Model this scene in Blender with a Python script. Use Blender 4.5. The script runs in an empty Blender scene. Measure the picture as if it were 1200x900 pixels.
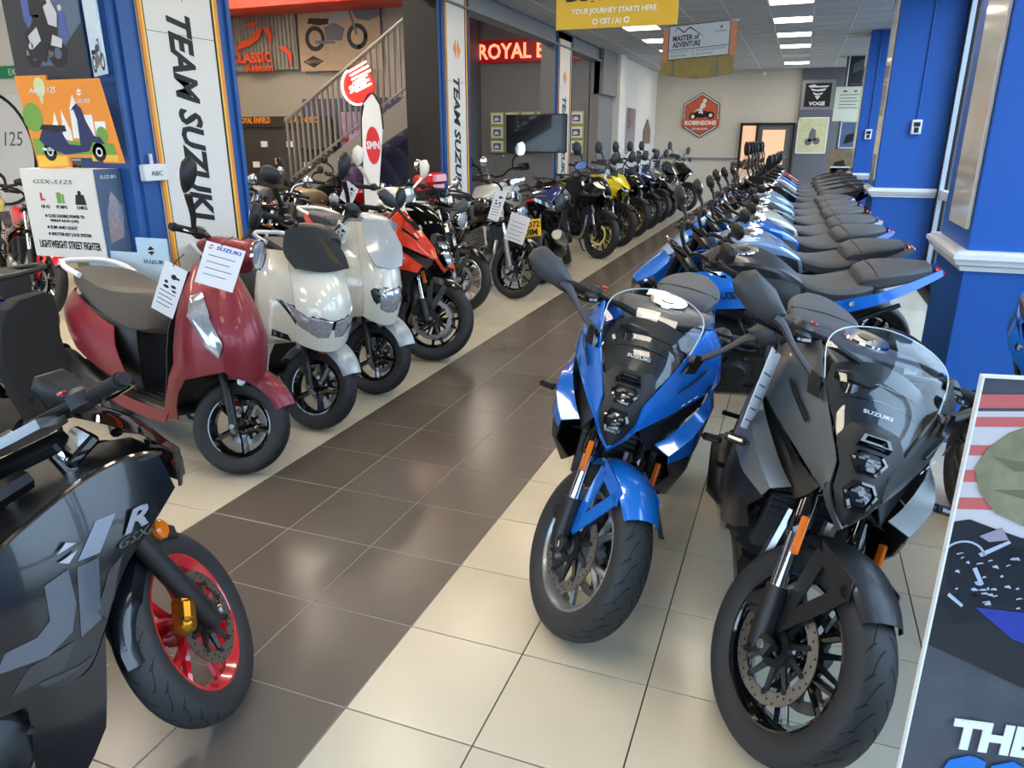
import bpy, bmesh, math, random
import numpy as np
from mathutils import Vector, Matrix

random.seed(7)
SC = bpy.context.scene
COL = SC.collection
PI = math.pi
# ---------------------------------------------------------------- camera, world, lights, exposure
cam_d = bpy.data.cameras.new('camera')
cam = bpy.data.objects.new('camera', cam_d)
COL.objects.link(cam)
cam_d.sensor_fit = 'HORIZONTAL'
cam_d.sensor_width = 36.0
cam_d.lens = 857.08 / 1200 * 36.0
cam_d.clip_end = 200
cam.location = (1.13739, -1.54123, 1.67669)
cam.rotation_euler = (math.radians(90 - 18.4184), 0, math.radians(20.7246))
SC.camera = cam

w = bpy.data.worlds.new('daylight')
SC.world = w
w.use_nodes = True
wn = w.node_tree
bg = wn.nodes['Background']
tc = wn.nodes.new('ShaderNodeTexCoord')
sep = wn.nodes.new('ShaderNodeSeparateXYZ')
rmp = wn.nodes.new('ShaderNodeValToRGB')
rmp.color_ramp.elements[0].position = 0.45
rmp.color_ramp.elements[0].color = (0.30, 0.33, 0.36, 1)
rmp.color_ramp.elements[1].position = 0.62
rmp.color_ramp.elements[1].color = (0.66, 0.80, 1.0, 1)
mth = wn.nodes.new('ShaderNodeMath'); mth.operation = 'MULTIPLY_ADD'
mth.inputs[1].default_value = 0.5; mth.inputs[2].default_value = 0.5
wn.links.new(tc.outputs['Generated'], sep.inputs[0])
wn.links.new(sep.outputs['Z'], mth.inputs[0])
wn.links.new(mth.outputs[0], rmp.inputs[0])
wn.links.new(rmp.outputs[0], bg.inputs[0])
bg.inputs[1].default_value = 7.0
LAMP = 14.0            # radiance of the ceiling panels
vs = SC.view_settings
vs.view_transform = 'Standard'; vs.look = 'None'; vs.gamma = 1.0
vs.use_curve_mapping = False
vs.exposure = 0.22
SC.cycles.use_denoising = True
SC.cycles.max_bounces = 8
SC.cycles.sample_clamp_indirect = 6.0

# ---------------------------------------------------------------- materials
def lin(c):
    r = []
    for v in c[:3]:
        v = v / 255.0
        r.append(v / 12.92 if v <= 0.04045 else ((v + 0.055) / 1.055) ** 2.4)
    return (r[0], r[1], r[2], 1.0)

MATS = {}
def mat(name, col=(128, 128, 128), rough=0.5, metal=0.0, coat=0.0, var=0.0, scale=30.0, bump=0.0, emit=0.0, trans=0.0, ior=1.45, alpha=1.0, spec=0.5, col2=None, rnd=0.0, flake=0.0):
    if name in MATS: return MATS[name]
    m = bpy.data.materials.new(name); m.use_nodes = True
    nt = m.node_tree; b = nt.nodes['Principled BSDF']
    L = nt.links.new
    c = lin(col)
    b.inputs['Base Color'].default_value = c
    b.inputs['Roughness'].default_value = rough
    b.inputs['Metallic'].default_value = metal
    b.inputs['Coat Weight'].default_value = coat
    b.inputs['Coat Roughness'].default_value = 0.04
    b.inputs['Specular IOR Level'].default_value = spec
    b.inputs['IOR'].default_value = ior
    b.inputs['Transmission Weight'].default_value = trans
    b.inputs['Alpha'].default_value = alpha
    if emit:
        b.inputs['Emission Color'].default_value = c
        b.inputs['Emission Strength'].default_value = emit
    if var or bump or col2:
        t = nt.nodes.new('ShaderNodeTexCoord')
        n = nt.nodes.new('ShaderNodeTexNoise'); n.inputs['Scale'].default_value = scale
        n.inputs['Detail'].default_value = 5
        L(t.outputs['Object'], n.inputs['Vector'])
        if var or col2:
            mx = nt.nodes.new('ShaderNodeMix'); mx.data_type = 'RGBA'
            d = lin(col2) if col2 else tuple(max(0, v * (1 - var)) for v in c[:3]) + (1,)
            mx.inputs[6].default_value = c; mx.inputs[7].default_value = d
            L(n.outputs['Fac'], mx.inputs[0]); L(mx.outputs[2], b.inputs['Base Color'])
        if bump:
            bp = nt.nodes.new('ShaderNodeBump'); bp.inputs['Strength'].default_value = bump
            bp.inputs['Distance'].default_value = 0.004
            L(n.outputs['Fac'], bp.inputs['Height']); L(bp.outputs[0], b.inputs['Normal'])
    if rnd:
        oi = nt.nodes.new('ShaderNodeObjectInfo')
        hv = nt.nodes.new('ShaderNodeHueSaturation')
        mp = nt.nodes.new('ShaderNodeMapRange')
        mp.inputs[3].default_value = 1 - rnd; mp.inputs[4].default_value = 1 + rnd
        L(oi.outputs['Random'], mp.inputs[0]); L(mp.outputs[0], hv.inputs['Value'])
        src = b.inputs['Base Color'].links
        if src: L(src[0].from_socket, hv.inputs['Color'])
        else: hv.inputs['Color'].default_value = c
        L(hv.outputs[0], b.inputs['Base Color'])
    MATS[name] = m
    return m

def glass(name, col, rough=0.02, a=0.35):
    """thin tinted sheet: a mix of see-through and gloss by angle"""
    if name in MATS: return MATS[name]
    m = bpy.data.materials.new(name); m.use_nodes = True
    nt = m.node_tree; nt.nodes.clear()
    o = nt.nodes.new('ShaderNodeOutputMaterial'); mx = nt.nodes.new('ShaderNodeMixShader')
    tr = nt.nodes.new('ShaderNodeBsdfTransparent'); tr.inputs[0].default_value = lin(col)
    gl = nt.nodes.new('ShaderNodeBsdfGlossy'); gl.inputs['Roughness'].default_value = rough
    lw = nt.nodes.new('ShaderNodeLayerWeight'); lw.inputs[0].default_value = .5
    pw = nt.nodes.new('ShaderNodeMath'); pw.operation = 'POWER'; pw.inputs[1].default_value = 4.0
    ma = nt.nodes.new('ShaderNodeMath'); ma.operation = 'MULTIPLY_ADD'; ma.inputs[1].default_value = .5; ma.inputs[2].default_value = .03
    nt.links.new(lw.outputs['Facing'], pw.inputs[0]); nt.links.new(pw.outputs[0], ma.inputs[0])
    nt.links.new(ma.outputs[0], mx.inputs[0]); nt.links.new(tr.outputs[0], mx.inputs[1])
    nt.links.new(gl.outputs[0], mx.inputs[2]); nt.links.new(mx.outputs[0], o.inputs[0])
    MATS[name] = m
    return m

BLACK = mat('black_plastic', (26, 26, 28), 0.45, var=0.25, scale=60, bump=0.05)
BLACKG = mat('gloss_black', (10, 10, 12), 0.12, coat=1.0, var=0.2, scale=20)
DKGREY = mat('charcoal_plastic', (58, 59, 62), 0.5, var=0.2, scale=80, bump=0.06)
SATIN = mat('satin_black_metal', (30, 31, 33), 0.35, metal=0.6, var=0.2, scale=40)
RUBBER = mat('tyre_rubber', (40, 42, 45), 0.62, var=0.3, scale=25, bump=0.08)
GROOVE = mat('groove_rubber', (12, 12, 13), 0.8, var=0.2)
GRIPR = mat('grip_rubber', (22, 22, 23), 0.75, var=0.2, scale=200, bump=0.3)
SEATV = mat('seat_vinyl', (84, 85, 88), 0.6, var=0.18, scale=120, bump=0.12)
SEATD = mat('dark_seat_vinyl', (52, 52, 53), 0.6, var=0.18, scale=120, bump=0.12)
CHROME = mat('chrome', (215, 217, 220), 0.1, metal=1.0, var=0.05)
STEEL = mat('brushed_steel', (165, 165, 165), 0.32, metal=1.0, var=0.2, scale=90)
ALU = mat('cast_alloy', (150, 152, 155), 0.4, metal=0.9, var=0.15, scale=50)
GOLD = mat('gold_metal', (190, 140, 50), 0.3, metal=0.9, var=0.2, scale=40)
GUN = mat('engine_metal', (50, 52, 55), 0.4, metal=0.7, var=0.3, scale=60)
AMBER = mat('amber_lens', (215, 110, 25), 0.15, coat=0.5, var=0.2, scale=200)
REDL = mat('red_lens', (190, 20, 30), 0.15, coat=0.5, var=0.2, scale=200)
LENS = mat('lamp_lens', (206, 214, 224), 0.10, metal=0.5, coat=1.0, var=0.6, scale=45)
LENSD = mat('dark_lamp_lens', (40, 42, 46), 0.1, metal=0.4, coat=1.0, var=0.6, scale=60)
WHITEP = mat('white_print', (226, 228, 230), 0.5, var=0.03)
BLACKP = mat('black_print', (18, 18, 20), 0.5, var=0.1)
PAPER = mat('paper_card', (224, 226, 230), 0.6, var=0.05)
CLEAR = glass('clear_screen', (250, 252, 253))
SMOKE = glass('smoked_screen', (70, 72, 76))

# ---------------------------------------------------------------- mesh helpers
def cr(P, m, closed=False):
    """Catmull-Rom through the points P, m steps per span"""
    P = np.asarray(P, float); n = len(P)
    if m <= 1 or n < 3: return P
    out = []
    for i in range(n if closed else n - 1):
        if closed: p0, p1, p2, p3 = P[i - 1], P[i], P[(i + 1) % n], P[(i + 2) % n]
        else:
            p1, p2 = P[i], P[i + 1]
            p0 = P[i - 1] if i else 2 * p1 - p2
            p3 = P[i + 2] if i + 2 < n else 2 * p2 - p1
        for k in range(m):
            t = k / m
            out.append(0.5 * (2 * p1 + (p2 - p0) * t + (2 * p0 - 5 * p1 + 4 * p2 - p3) * t * t + (3 * p1 - p0 - 3 * p2 + p3) * t ** 3))
    if not closed: out.append(P[-1])
    return np.array(out)

class MB:
    def __init__(s): s.v = []; s.f = []
    def add(s, vs, fs):
        o = len(s.v); s.v.extend([tuple(map(float, p)) for p in vs]); s.f.extend([tuple(i + o for i in f) for f in fs])
        return s
    def grid(s, R, cu=False, cv=False):
        R = np.asarray(R, float); a, b = R.shape[:2]; F = []
        for i in range(a if cu else a - 1):
            for j in range(b if cv else b - 1):
                F.append((i * b + j, i * b + (j + 1) % b, ((i + 1) % a) * b + (j + 1) % b, ((i + 1) % a) * b + j))
        return s.add(R.reshape(-1, 3), F)
    def loft(s, rings, cap=True):
        R = np.asarray(rings, float); a, b = R.shape[:2]; o = len(s.v)
        s.grid(R, cv=True)
        if cap:
            s.f.append(tuple(o + j for j in range(b))[::-1]); s.f.append(tuple(o + (a - 1) * b + j for j in range(b)))
        return s
    def tube(s, pts, r, n=8, cap=True, m=1, flat=1.0):
        P = cr(pts, m); k = len(P)
        rr = np.interp(np.linspace(0, 1, k), np.linspace(0, 1, len(r)), r) if hasattr(r, '__len__') else [r] * k
        T = np.gradient(P, axis=0); T /= np.linalg.norm(T, axis=1)[:, None] + 1e-12
        up = np.array([0, 0, 1.0]) if abs(T[0][2]) < 0.9 else np.array([1.0, 0, 0])
        N = np.cross(T[0], up); N /= np.linalg.norm(N); rings = []
        for i in range(k):
            N = N - T[i] * np.dot(N, T[i]); N /= np.linalg.norm(N) + 1e-12
            B = np.cross(T[i], N)
            rings.append([P[i] + rr[i] * (math.cos(q) * N + flat * math.sin(q) * B) for q in np.linspace(0, 2 * PI, n, endpoint=False)])
        return s.loft(rings, cap)
    def lathe(s, prof, c=(0, 0, 0), ax=(0, 1, 0), n=24, ring=False, arc=None):
        """prof: (radius, along) pairs turned about ax through c"""
        ax = np.array(ax, float); ax /= np.linalg.norm(ax); c = np.array(c, float)
        u = np.cross(ax, [0, 0, 1.0] if abs(ax[2]) < 0.9 else [1.0, 0, 0]); u /= np.linalg.norm(u); w_ = np.cross(ax, u)
        th = np.linspace(0, 2 * PI, n, endpoint=False) if arc is None else np.linspace(arc[0], arc[1], n)
        R = [[c + ax * a + r * (math.cos(t) * u + math.sin(t) * w_) for t in th] for r, a in prof]
        if ring: R = R + [R[0]]
        return s.grid(R, cv=arc is None)
    def box(s, c, d, M=None, bv=0.0):
        x, y, z = [q / 2 for q in d]
        if bv:
            rings = []
            for zz, k in ((-z, bv), (-z + bv, 0), (z - bv, 0), (z, bv)):
                a, b_ = x - k, y - k; e = bv
                rings.append([(a - e, b_, zz), (-a + e, b_, zz), (-a, b_ - e, zz), (-a, -b_ + e, zz), (-a + e, -b_, zz), (a - e, -b_, zz), (a, -b_ + e, zz), (a, b_ - e, zz)])
            V = np.array(rings).reshape(-1, 3); F = [(i * 8 + j, i * 8 + (j + 1) % 8, (i + 1) * 8 + (j + 1) % 8, (i + 1) * 8 + j) for i in range(3) for j in range(8)]
            F += [tuple(range(8))[::-1], tuple(range(24, 32))]
        else:
            V = np.array([(i, j, k) for i in (-x, x) for j in (-y, y) for k in (-z, z)])
            F = [(0, 1, 3, 2), (4, 6, 7, 5), (0, 4, 5, 1), (2, 3, 7, 6), (0, 2, 6, 4), (1, 5, 7, 3)]
        if M is not None: V = V @ np.array(M.to_3x3()).T
        return s.add(V + np.array(c), F)
    def prism(s, poly, fn, d0, d1):
        """outline (a,b) pairs, fn(a,b,d)->xyz, from depth d0 to d1"""
        n = len(poly)
        V = [fn(a, b, d0) for a, b in poly] + [fn(a, b, d1) for a, b in poly]
        F = [tuple(range(n))[::-1], tuple(range(n, 2 * n))] + [(i, (i + 1) % n, n + (i + 1) % n, n + i) for i in range(n)]
        return s.add(V, F)
    def patch(s, rows, t=0.004, mu=1, mv=1, mirror=False):
        """sheet through rows of points with thickness t along its normals"""
        R = np.array([cr(r, mv) for r in rows])
        R = np.stack([cr(R[:, j], mu) for j in range(R.shape[1])], 1)
        for q in ([R, R * np.array([1, -1, 1])] if mirror else [R]):
            N = np.cross(np.gradient(q, axis=0), np.gradient(q, axis=1))
            N /= np.linalg.norm(N, axis=2)[..., None] + 1e-9
            I = q - N * t; a, b = q.shape[:2]; o = len(s.v)
            s.grid(q); s.grid(I)
            k = a * b
            ed = [(i * b, (i + 1) * b) for i in range(a - 1)] + [(i * b + b - 1, (i + 1) * b + b - 1) for i in range(a - 1)] + [(j, j + 1) for j in range(b - 1)] + [((a - 1) * b + j, (a - 1) * b + j + 1) for j in range(b - 1)]
            s.f += [(o + e0, o + e1, o + k + e1, o + k + e0) for e0, e1 in ed]
        return s
    def body(s, st, mu=3, mv=2, cap=True):
        """closed symmetric body: every station = (x, [(y,z) from the top centre to the bottom centre])"""
        rings = []
        for x, pr in st:
            h = cr(np.array([(0 * p[0] + x + (p[2] if len(p) > 2 else 0), p[0], p[1]) for p in pr]), mv)
            rings.append(np.concatenate([h, (h * np.array([1, -1, 1]))[-2:0:-1]]))
        R = np.array(rings)
        R = np.stack([cr(R[:, j], mu) for j in range(R.shape[1])], 1)
        return s.loft(R, cap)
    def ell(s, c, r, n=12, M=None):
        V = []; F = []
        m = n // 2
        for i in range(m + 1):
            a = PI * i / m
            for j in range(n):
                b = 2 * PI * j / n
                V.append((r[0] * math.sin(a) * math.cos(b), r[1] * math.sin(a) * math.sin(b), r[2] * math.cos(a)))
        for i in range(m):
            for j in range(n): F.append((i * n + j, i * n + (j + 1) % n, (i + 1) * n + (j + 1) % n, (i + 1) * n + j))
        V = np.array(V)
        if M is not None: V = V @ np.array(M.to_3x3()).T
        return s.add(V + np.array(c), F)
    def mir(s):
        n = len(s.v); k = len(s.f)
        s.v += [(x, -y, z) for x, y, z in s.v]; s.f += [tuple(i + n for i in f)[::-1] for f in s.f[:k]]
        return s
    def mesh(s, name, m, ang=38):
        me = bpy.data.meshes.new(name); me.from_pydata(s.v, [], s.f); me.validate()
        b = bmesh.new(); b.from_mesh(me); bmesh.ops.remove_doubles(b, verts=b.verts, dist=1e-6)
        bmesh.ops.recalc_face_normals(b, faces=b.faces); b.to_mesh(me); b.free()
        for p in me.polygons: p.use_smooth = True
        me.set_sharp_from_angle(angle=math.radians(ang))
        if m: me.materials.append(m)
        return me
    def build(s, name, m, parent=None, label=None, ang=38, M=None):
        o = bpy.data.objects.new(name, s.mesh(name, m, ang)); COL.objects.link(o)
        if parent: o.parent = parent
        if M is not None: o.matrix_local = M
        if label: o['label'] = label
        return o

def build2(mb, name, m, parent=None, M=None, label=None):
    """the two sides of a mirrored piece as two objects (left, right)"""
    V = np.array(mb.v); out = []
    for k, sg in enumerate((1, -1)):
        F = [f for f in mb.f if sg * V[list(f), 1].mean() > 0]
        use = sorted({i for f in F for i in f}); ix = {i: j for j, i in enumerate(use)}
        b = MB(); b.v = [mb.v[i] for i in use]; b.f = [tuple(ix[i] for i in f) for f in F]
        out.append(b.build(name, m, parent[k] if isinstance(parent, tuple) else parent, label, M=M))
    return tuple(out)
def tag(o, label=None, cat=None, group=None, kind=None):
    if label: o['label'] = label
    if cat: o['category'] = cat
    if group: o['group'] = group
    if kind: o['kind'] = kind
    return o
def thing(name, label, cat, loc=(0, 0, 0), rz=0, group=None):
    o = bpy.data.objects.new(name, None); COL.objects.link(o)
    o.empty_display_size = 0.2
    o.location = loc; o.rotation_euler = (0, 0, rz)
    return tag(o, label, cat, group)
def struct(name, mb, m, parent=None, ang=38):
    o = mb.build(name, m, parent, ang=ang)
    if not parent: o['kind'] = 'structure'
    return o
def copy_tree(o, parent=None, swap=None):
    c = o.copy(); COL.objects.link(c); c.parent = parent
    if swap and o.type == 'MESH' and o.data.materials and o.data.materials[0].name in swap:
        key = (o.data.name, swap[o.data.materials[0].name].name)
        if key not in SWAPPED:
            d = o.data.copy(); d.materials[0] = swap[o.data.materials[0].name]; SWAPPED[key] = d
        c.data = SWAPPED[key]
    for ch in list(o.children):
        k = copy_tree(ch, c, swap); k.matrix_local = ch.matrix_local.copy()
    return c
SWAPPED = {}

class Fr:
    """a flat frame: origin, right, up; (a,b,d) -> point, d out of the face"""
    def __init__(s, o, r, u):
        s.o = np.array(o, float); s.r = np.array(r, float); s.u = np.array(u, float)
        s.n = np.cross(s.r, s.u); s.n /= np.linalg.norm(s.n)
    def __call__(s, a, b, d=0.0): return tuple(s.o + s.r * a + s.u * b + s.n * d)

def text(txt, fr, x, y, wd, ht, m, parent=None, name='lettering', shear=0.0, bold=0.0, ext=0.002, d=0.001, spacing=1.0):
    """lettering fitted into a box wd x ht whose lower left corner is x, y of the frame"""
    c = bpy.data.curves.new('t', 'FONT'); c.body = txt; c.shear = shear; c.offset = bold; c.space_character = spacing
    c.resolution_u = 2
    o = bpy.data.objects.new('t', c); COL.objects.link(o)
    dg = bpy.context.evaluated_depsgraph_get(); me = bpy.data.meshes.new_from_object(o.evaluated_get(dg))
    bpy.data.objects.remove(o); bpy.data.curves.remove(c)
    V = np.array([v.co for v in me.vertices]); F = [tuple(p.vertices) for p in me.polygons]
    bpy.data.meshes.remove(me)
    lo = V.min(0); hi = V.max(0); k = np.maximum(hi - lo, 1e-6)
    V = (V - lo) / k
    mb = MB(); n = len(V)
    top = [fr(x + v[0] * wd, y + v[1] * ht, d + ext) for v in V]; bot = [fr(x + v[0] * wd, y + v[1] * ht, d) for v in V]
    ec = {}
    for f in F:
        for i in range(len(f)):
            e = (f[i], f[(i + 1) % len(f)]); ec[tuple(sorted(e))] = ec.get(tuple(sorted(e)), []) + [e]
    side = [(e[0][0], e[0][1], e[0][1] + n, e[0][0] + n) for e in ec.values() if len(e) == 1]
    mb.add(top + bot, F + side)
    return mb.build(name, m, parent, ang=30)

def shapes(name, m, fr, polys, parent=None, d0=0.0008, d1=0.0018):
    """thin printed or cut shapes on a face"""
    mb = MB()
    for p in polys: mb.prism(p, fr, d0, d1)
    return mb.build(name, m, parent)
def rect(x0, y0, x1, y1): return [(x0, y0), (x1, y0), (x1, y1), (x0, y1)]
def disc2(cx, cy, r, n=16, ry=None): return [(cx + r * math.cos(2 * PI * i / n), cy + (ry or r) * math.sin(2 * PI * i / n)) for i in range(n)]
def ring2(cx, cy, r0, r1, n=20):
    """an annulus as small quads"""
    q = []
    for i in range(n):
        a, b = 2 * PI * i / n, 2 * PI * (i + 1) / n
        q.append([(cx + r0 * math.cos(a), cy + r0 * math.sin(a)), (cx + r1 * math.cos(a), cy + r1 * math.sin(a)), (cx + r1 * math.cos(b), cy + r1 * math.sin(b)), (cx + r0 * math.cos(b), cy + r0 * math.sin(b))])
    return q
def board(name, label, cat, fr, wd, ht, m, th=0.01, group=None, loc=None):
    """a flat sheet or panel standing at the frame; its sheet is the thing itself"""
    mb = MB().prism(rect(0, 0, wd, ht), fr, -th, 0)
    o = mb.build(name, m); tag(o, label, cat, group)
    return o
# ================================================================ ROOM
HC = 3.48
T = 0.43
TILE_L = mat('cream_floor_tile', (200, 190, 168), 0.22, var=0.12, scale=6, rnd=0.05)
TILE_D = mat('dark_floor_tile', (98, 89, 81), 0.24, var=0.14, scale=6, rnd=0.08)
GROUT_D = mat('dark_grout', (44, 38, 32), 0.9, var=0.3)
GROUT_L = mat('pale_grout', (156, 148, 138), 0.9, var=0.25)
CEILT = mat('ceiling_tile_white', (186, 188, 190), 0.85, var=0.06, scale=120, bump=0.2, rnd=0.03)
TBAR = mat('ceiling_grid_metal', (205, 207, 208), 0.5, var=0.05)
BLUEW = mat('blue_wall_paint', (24, 86, 170), 0.5, var=0.06, scale=4, bump=0.05)
BLUED = mat('blue_steel_paint', (40, 88, 156), 0.35, var=0.08, scale=8)
CREAM = mat('cream_wall_paint', (206, 199, 186), 0.7, var=0.05, scale=5)
GREYW = mat('grey_wall_paint', (126, 126, 128), 0.7, var=0.08, scale=5)
DGREY = mat('dark_grey_paint', (92, 96, 104), 0.6, var=0.06, scale=6)
WHITEW = mat('white_wall_paint', (222, 220, 214), 0.7, var=0.04, scale=5)
WHITEG = mat('white_trim_gloss', (226, 228, 230), 0.3, var=0.04)
REDB = mat('red_bulkhead_paint', (205, 60, 42), 0.4, var=0.1, scale=8)
BEAMG = mat('grey_steel_paint', (128, 132, 138), 0.5, var=0.08, scale=8)
LAMPM = mat('lit_lamp_diffuser', (255, 240, 216), 0.5, emit=LAMP)
LAMPB = mat('added_bay_diffuser', (255, 240, 218), 0.5, emit=LAMP * 3.0)  # glow of the lamps added over the left bay
LAMPOFF = mat('unlit_lamp_diffuser', (210, 212, 214), 0.4, var=0.03)
FRAMED = mat('bronze_window_frame', (45, 36, 32), 0.4, metal=0.3, var=0.1)
FRAMEL = mat('silver_window_frame', (176, 182, 190), 0.35, metal=0.5, var=0.1)
PANE = glass('window_glass', (238, 246, 250))

# floor: grout bed, then tiles laid one by one
floor = MB().box((-3.0, 8.6, -0.056), (17, 27.4, 0.1)).build('floor', GROUT_D); tag(floor, kind='structure')
MB().box((-0.645, 8.6, -0.0035), (1.29, 27.4, 0.0046)).build('grout', GROUT_L, floor, label='pale grout bed under the dark aisle tiles')
def tile_mesh(m):
    b = MB(); g = T / 2 - 0.0022
    for zz, k in ((-0.005, 0), (-0.0012, 0), (0, 0.0015)): pass
    r = [[(-g, -g, -.005), (g, -g, -.005), (g, g, -.005), (-g, g, -.005)], [(-g, -g, -.001), (g, -g, -.001), (g, g, -.001), (-g, g, -.001)]]
    h = g - 0.0012
    r.append([(-h, -h, 0), (h, -h, 0), (h, h, 0), (-h, h, 0)])
    b.loft(r, True)
    return b.mesh('floor_tile', m, 30)
tmL, tmD = tile_mesh(TILE_L), tile_mesh(TILE_D)
cand = []
for i in range(-24, 6):
    for j in range(-5, 49):
        x, y = (i + .5) * T, (j + .5) * T
        d = Vector((x - 1.137, y + 1.541))
        vis = d.length
        a = math.atan2(d.x, d.y) + math.radians(20.72)
        infr = abs(a) < math.radians(38) and d.y > 0.6
        cand.append(((0 if infr else 100) + vis, i, j))
cand.sort()
rest = {True: MB(), False: MB()}
for n, (d, i, j) in enumerate(cand):
    dark = -3 <= i <= -1
    if n < 300:
        o = bpy.data.objects.new('floor_tile', tmD if dark else tmL); COL.objects.link(o); o.parent = floor
        o.location = ((i + .5) * T, (j + .5) * T, 0)
    else:
        g = T / 2 - 0.0022
        rest[dark].box(((i + .5) * T, (j + .5) * T, -0.0025), (2 * g, 2 * g, 0.005))
tag(rest[True].build('far_floor_tiles', TILE_D, floor), kind='stuff')
tag(rest[False].build('far_floor_tiles', TILE_L, floor), kind='stuff')

# ceiling: slab, tiles, grid bars, lamps
ceil = MB().box((-0.1, 8.4, HC + 0.09), (6.2, 25, 0.1)).build('ceiling', DGREY); tag(ceil, kind='structure')
def ctile():
    g = 0.288; h = g - 0.006
    return MB().loft([[(-g, -g, .012), (g, -g, .012), (g, g, .012), (-g, g, .012)], [(-g, -g, .004), (g, -g, .004), (g, g, .004), (-g, g, .004)], [(-h, -h, 0), (h, -h, 0), (h, h, 0), (-h, h, 0)]]).mesh('ceiling_tile', CEILT, 30)
ctm = ctile(); far = MB()
lampXY = [(x, 10.1 + 1.8 * k) for x in (0.77, -1.63) for k in range(-7, 6)]
for i in range(-6, 4):
    for j in range(-22, 19):
        x, y = .77 + .6 * i, 10.1 + .6 * j
        if not (-2.98 < x < 2.75) or y > 20.5: continue
        if any(abs(x - a) < .1 and abs(y - b) < .1 for a, b in lampXY): continue
        if y > 8.3:
            o = bpy.data.objects.new('ceiling_tile', ctm); COL.objects.link(o); o.parent = ceil; o.location = (x, y, HC)
        else: far.box((x, y, HC + .006), (.576, .576, .012))
tag(far.build('far_ceiling_tiles', CEILT, ceil), kind='stuff')
gb = MB()
for i in range(-7, 5):
    x = .47 + .6 * i
    if -3 < x < 2.8: gb.box((x, 8.4, HC + .004), (.024, 25, .02))
for j in range(-23, 19): gb.box((-.1, 9.8 + .6 * j, HC + .0042), (6.0, .024, .02))
gb.build('ceiling_grid', TBAR, ceil)
ORD = 'first second third fourth fifth sixth seventh eighth ninth tenth eleventh twelfth thirteenth'.split()
for n, (x, y) in enumerate(lampXY):
    side = 'right' if x > 0 else 'left'
    t = thing('ceiling_lamp', 'square lit ceiling panel recessed in the white tiles' if y > 8 else 'square lit ceiling panel above the near bikes', 'ceiling lamp', (x, y, HC), 0, 'lit ceiling panels in the %s line' % side)
    off = abs(y - 17.3) < .1
    if off: t['label'] = 'unlit square ceiling panel between lit ones, %s line' % side; del t['group']
    else: t['label'] = 'square lit ceiling panel, %s from the back wall in the %s-hand line' % (ORD[round((19.1 - y) / 1.8)], side)
    f = MB()
    for s in (-1, 1):
        f.box((s * .29, 0, .0), (.02, .6, .02)); f.box((0, s * .29, 0), (.56, .02, .02))
    f.build('lamp_frame', WHITEG, t)
    MB().box((0, 0, .002), (.56, .56, .008)).build('diffuser', LAMPOFF if off else LAMPM, t)

for n, (x, y) in enumerate([(-4.6, 5.2), (-4.6, 8.0), (-7.0, 7.4), (-4.6, 11.2), (-7.2, 2.2), (-4.6, 2.2), (-7.2, -.8), (-4.6, -.8), (-6.6, 12.4)]):  # unseen lamps, added above the frame to brighten the left bay
    t = thing('ceiling_lamp', 'added unseen lamp over the left bay, ' + ('above the small white scooter', 'between staircase and second pillar', 'in front of the display wall', 'beside the inner wall pictures', 'over the far-left machines', 'beside the near pillar', 'over the left edge of the shop front', 'over the dark race motorcycles', 'high before the red lit sign')[n], 'ceiling lamp', (x, y, 4.25), 0, 'lamps added to brighten the left bay')
    MB().box((0, 0, .02), (.5, 1.4, .05), bv=.01).build('added_lamp_body', WHITEG, t)
    MB().box((0, 0, -.012), (.44, 1.3, .02)).build('diffuser', LAMPB, t)
def wall(name, x0, y0, x1, y1, z0, z1, m):
    return struct(name, MB().box(((x0 + x1) / 2, (y0 + y1) / 2, (z0 + z1) / 2), (abs(x1 - x0), abs(y1 - y0), z1 - z0)), m)

# back wall with painted blockwork
bw = wall('wall_back', -3.1, 20.7, 0.92, 20.9, 0, HC + .1, CREAM)
nt = CREAM.node_tree
br = nt.nodes.new('ShaderNodeTexBrick'); br.inputs['Scale'].default_value = 1.0
br.inputs['Brick Width'].default_value = .44; br.inputs['Row Height'].default_value = .215; br.inputs['Mortar Size'].default_value = .006
br.inputs['Color1'].default_value = br.inputs['Color2'].default_value = (1, 1, 1, 1); br.inputs['Mortar'].default_value = (0, 0, 0, 1)
tcx = nt.nodes.new('ShaderNodeTexCoord'); mpx = nt.nodes.new('ShaderNodeMapping'); mpx.inputs['Rotation'].default_value = (PI / 2, 0, 0)
nt.links.new(tcx.outputs['Object'], mpx.inputs[0]); nt.links.new(mpx.outputs[0], br.inputs[0])
bmp = nt.nodes.new('ShaderNodeBump'); bmp.inputs['Strength'].default_value = .35; bmp.inputs['Distance'].default_value = .01
nt.links.new(br.outputs['Color'], bmp.inputs['Height']); nt.links.new(bmp.outputs[0], nt.nodes['Principled BSDF'].inputs['Normal'])
wall('wall_back_grey', 0.92, 20.62, 2.9, 20.9, 0, HC + .1, DGREY)
struct('trim_back', MB().box((-1.7, 20.68, 1.19), (2.4, .03, .05)), GREYW)
wall('wall_side', -3.1, 16.3, -2.9, 20.9, 0, HC + .1, WHITEW)
struct('pillar_white', MB().box((-3.0, 16.0, 1.75), (.36, .5, 3.5), bv=.01), WHITEW)
wall('wall_inner', -9, 14.5, -3.18, 14.7, 0, 4.3, GREYW)
struct('trim_inner', MB().box((-6, 14.48, 1.98), (5.6, .03, .04)), BEAMG)
wall('wall_back_left', -11, 9.0, -4.4, 9.15, 0, 4.4, mat('warm_grey_paint', (150, 142, 130), .7, var=.06, scale=5))
struct('wall_return', MB().prism([(-4.45, 9.0), (-4.30, 9.0), (-5.72, 14.7), (-5.87, 14.7)], lambda a, b, d: (a, b, d), 0, 4.4), DGREY)
wall('wall_link', -3.2, 14.5, -2.98, 16.0, 0, 3.48, GREYW)
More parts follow.
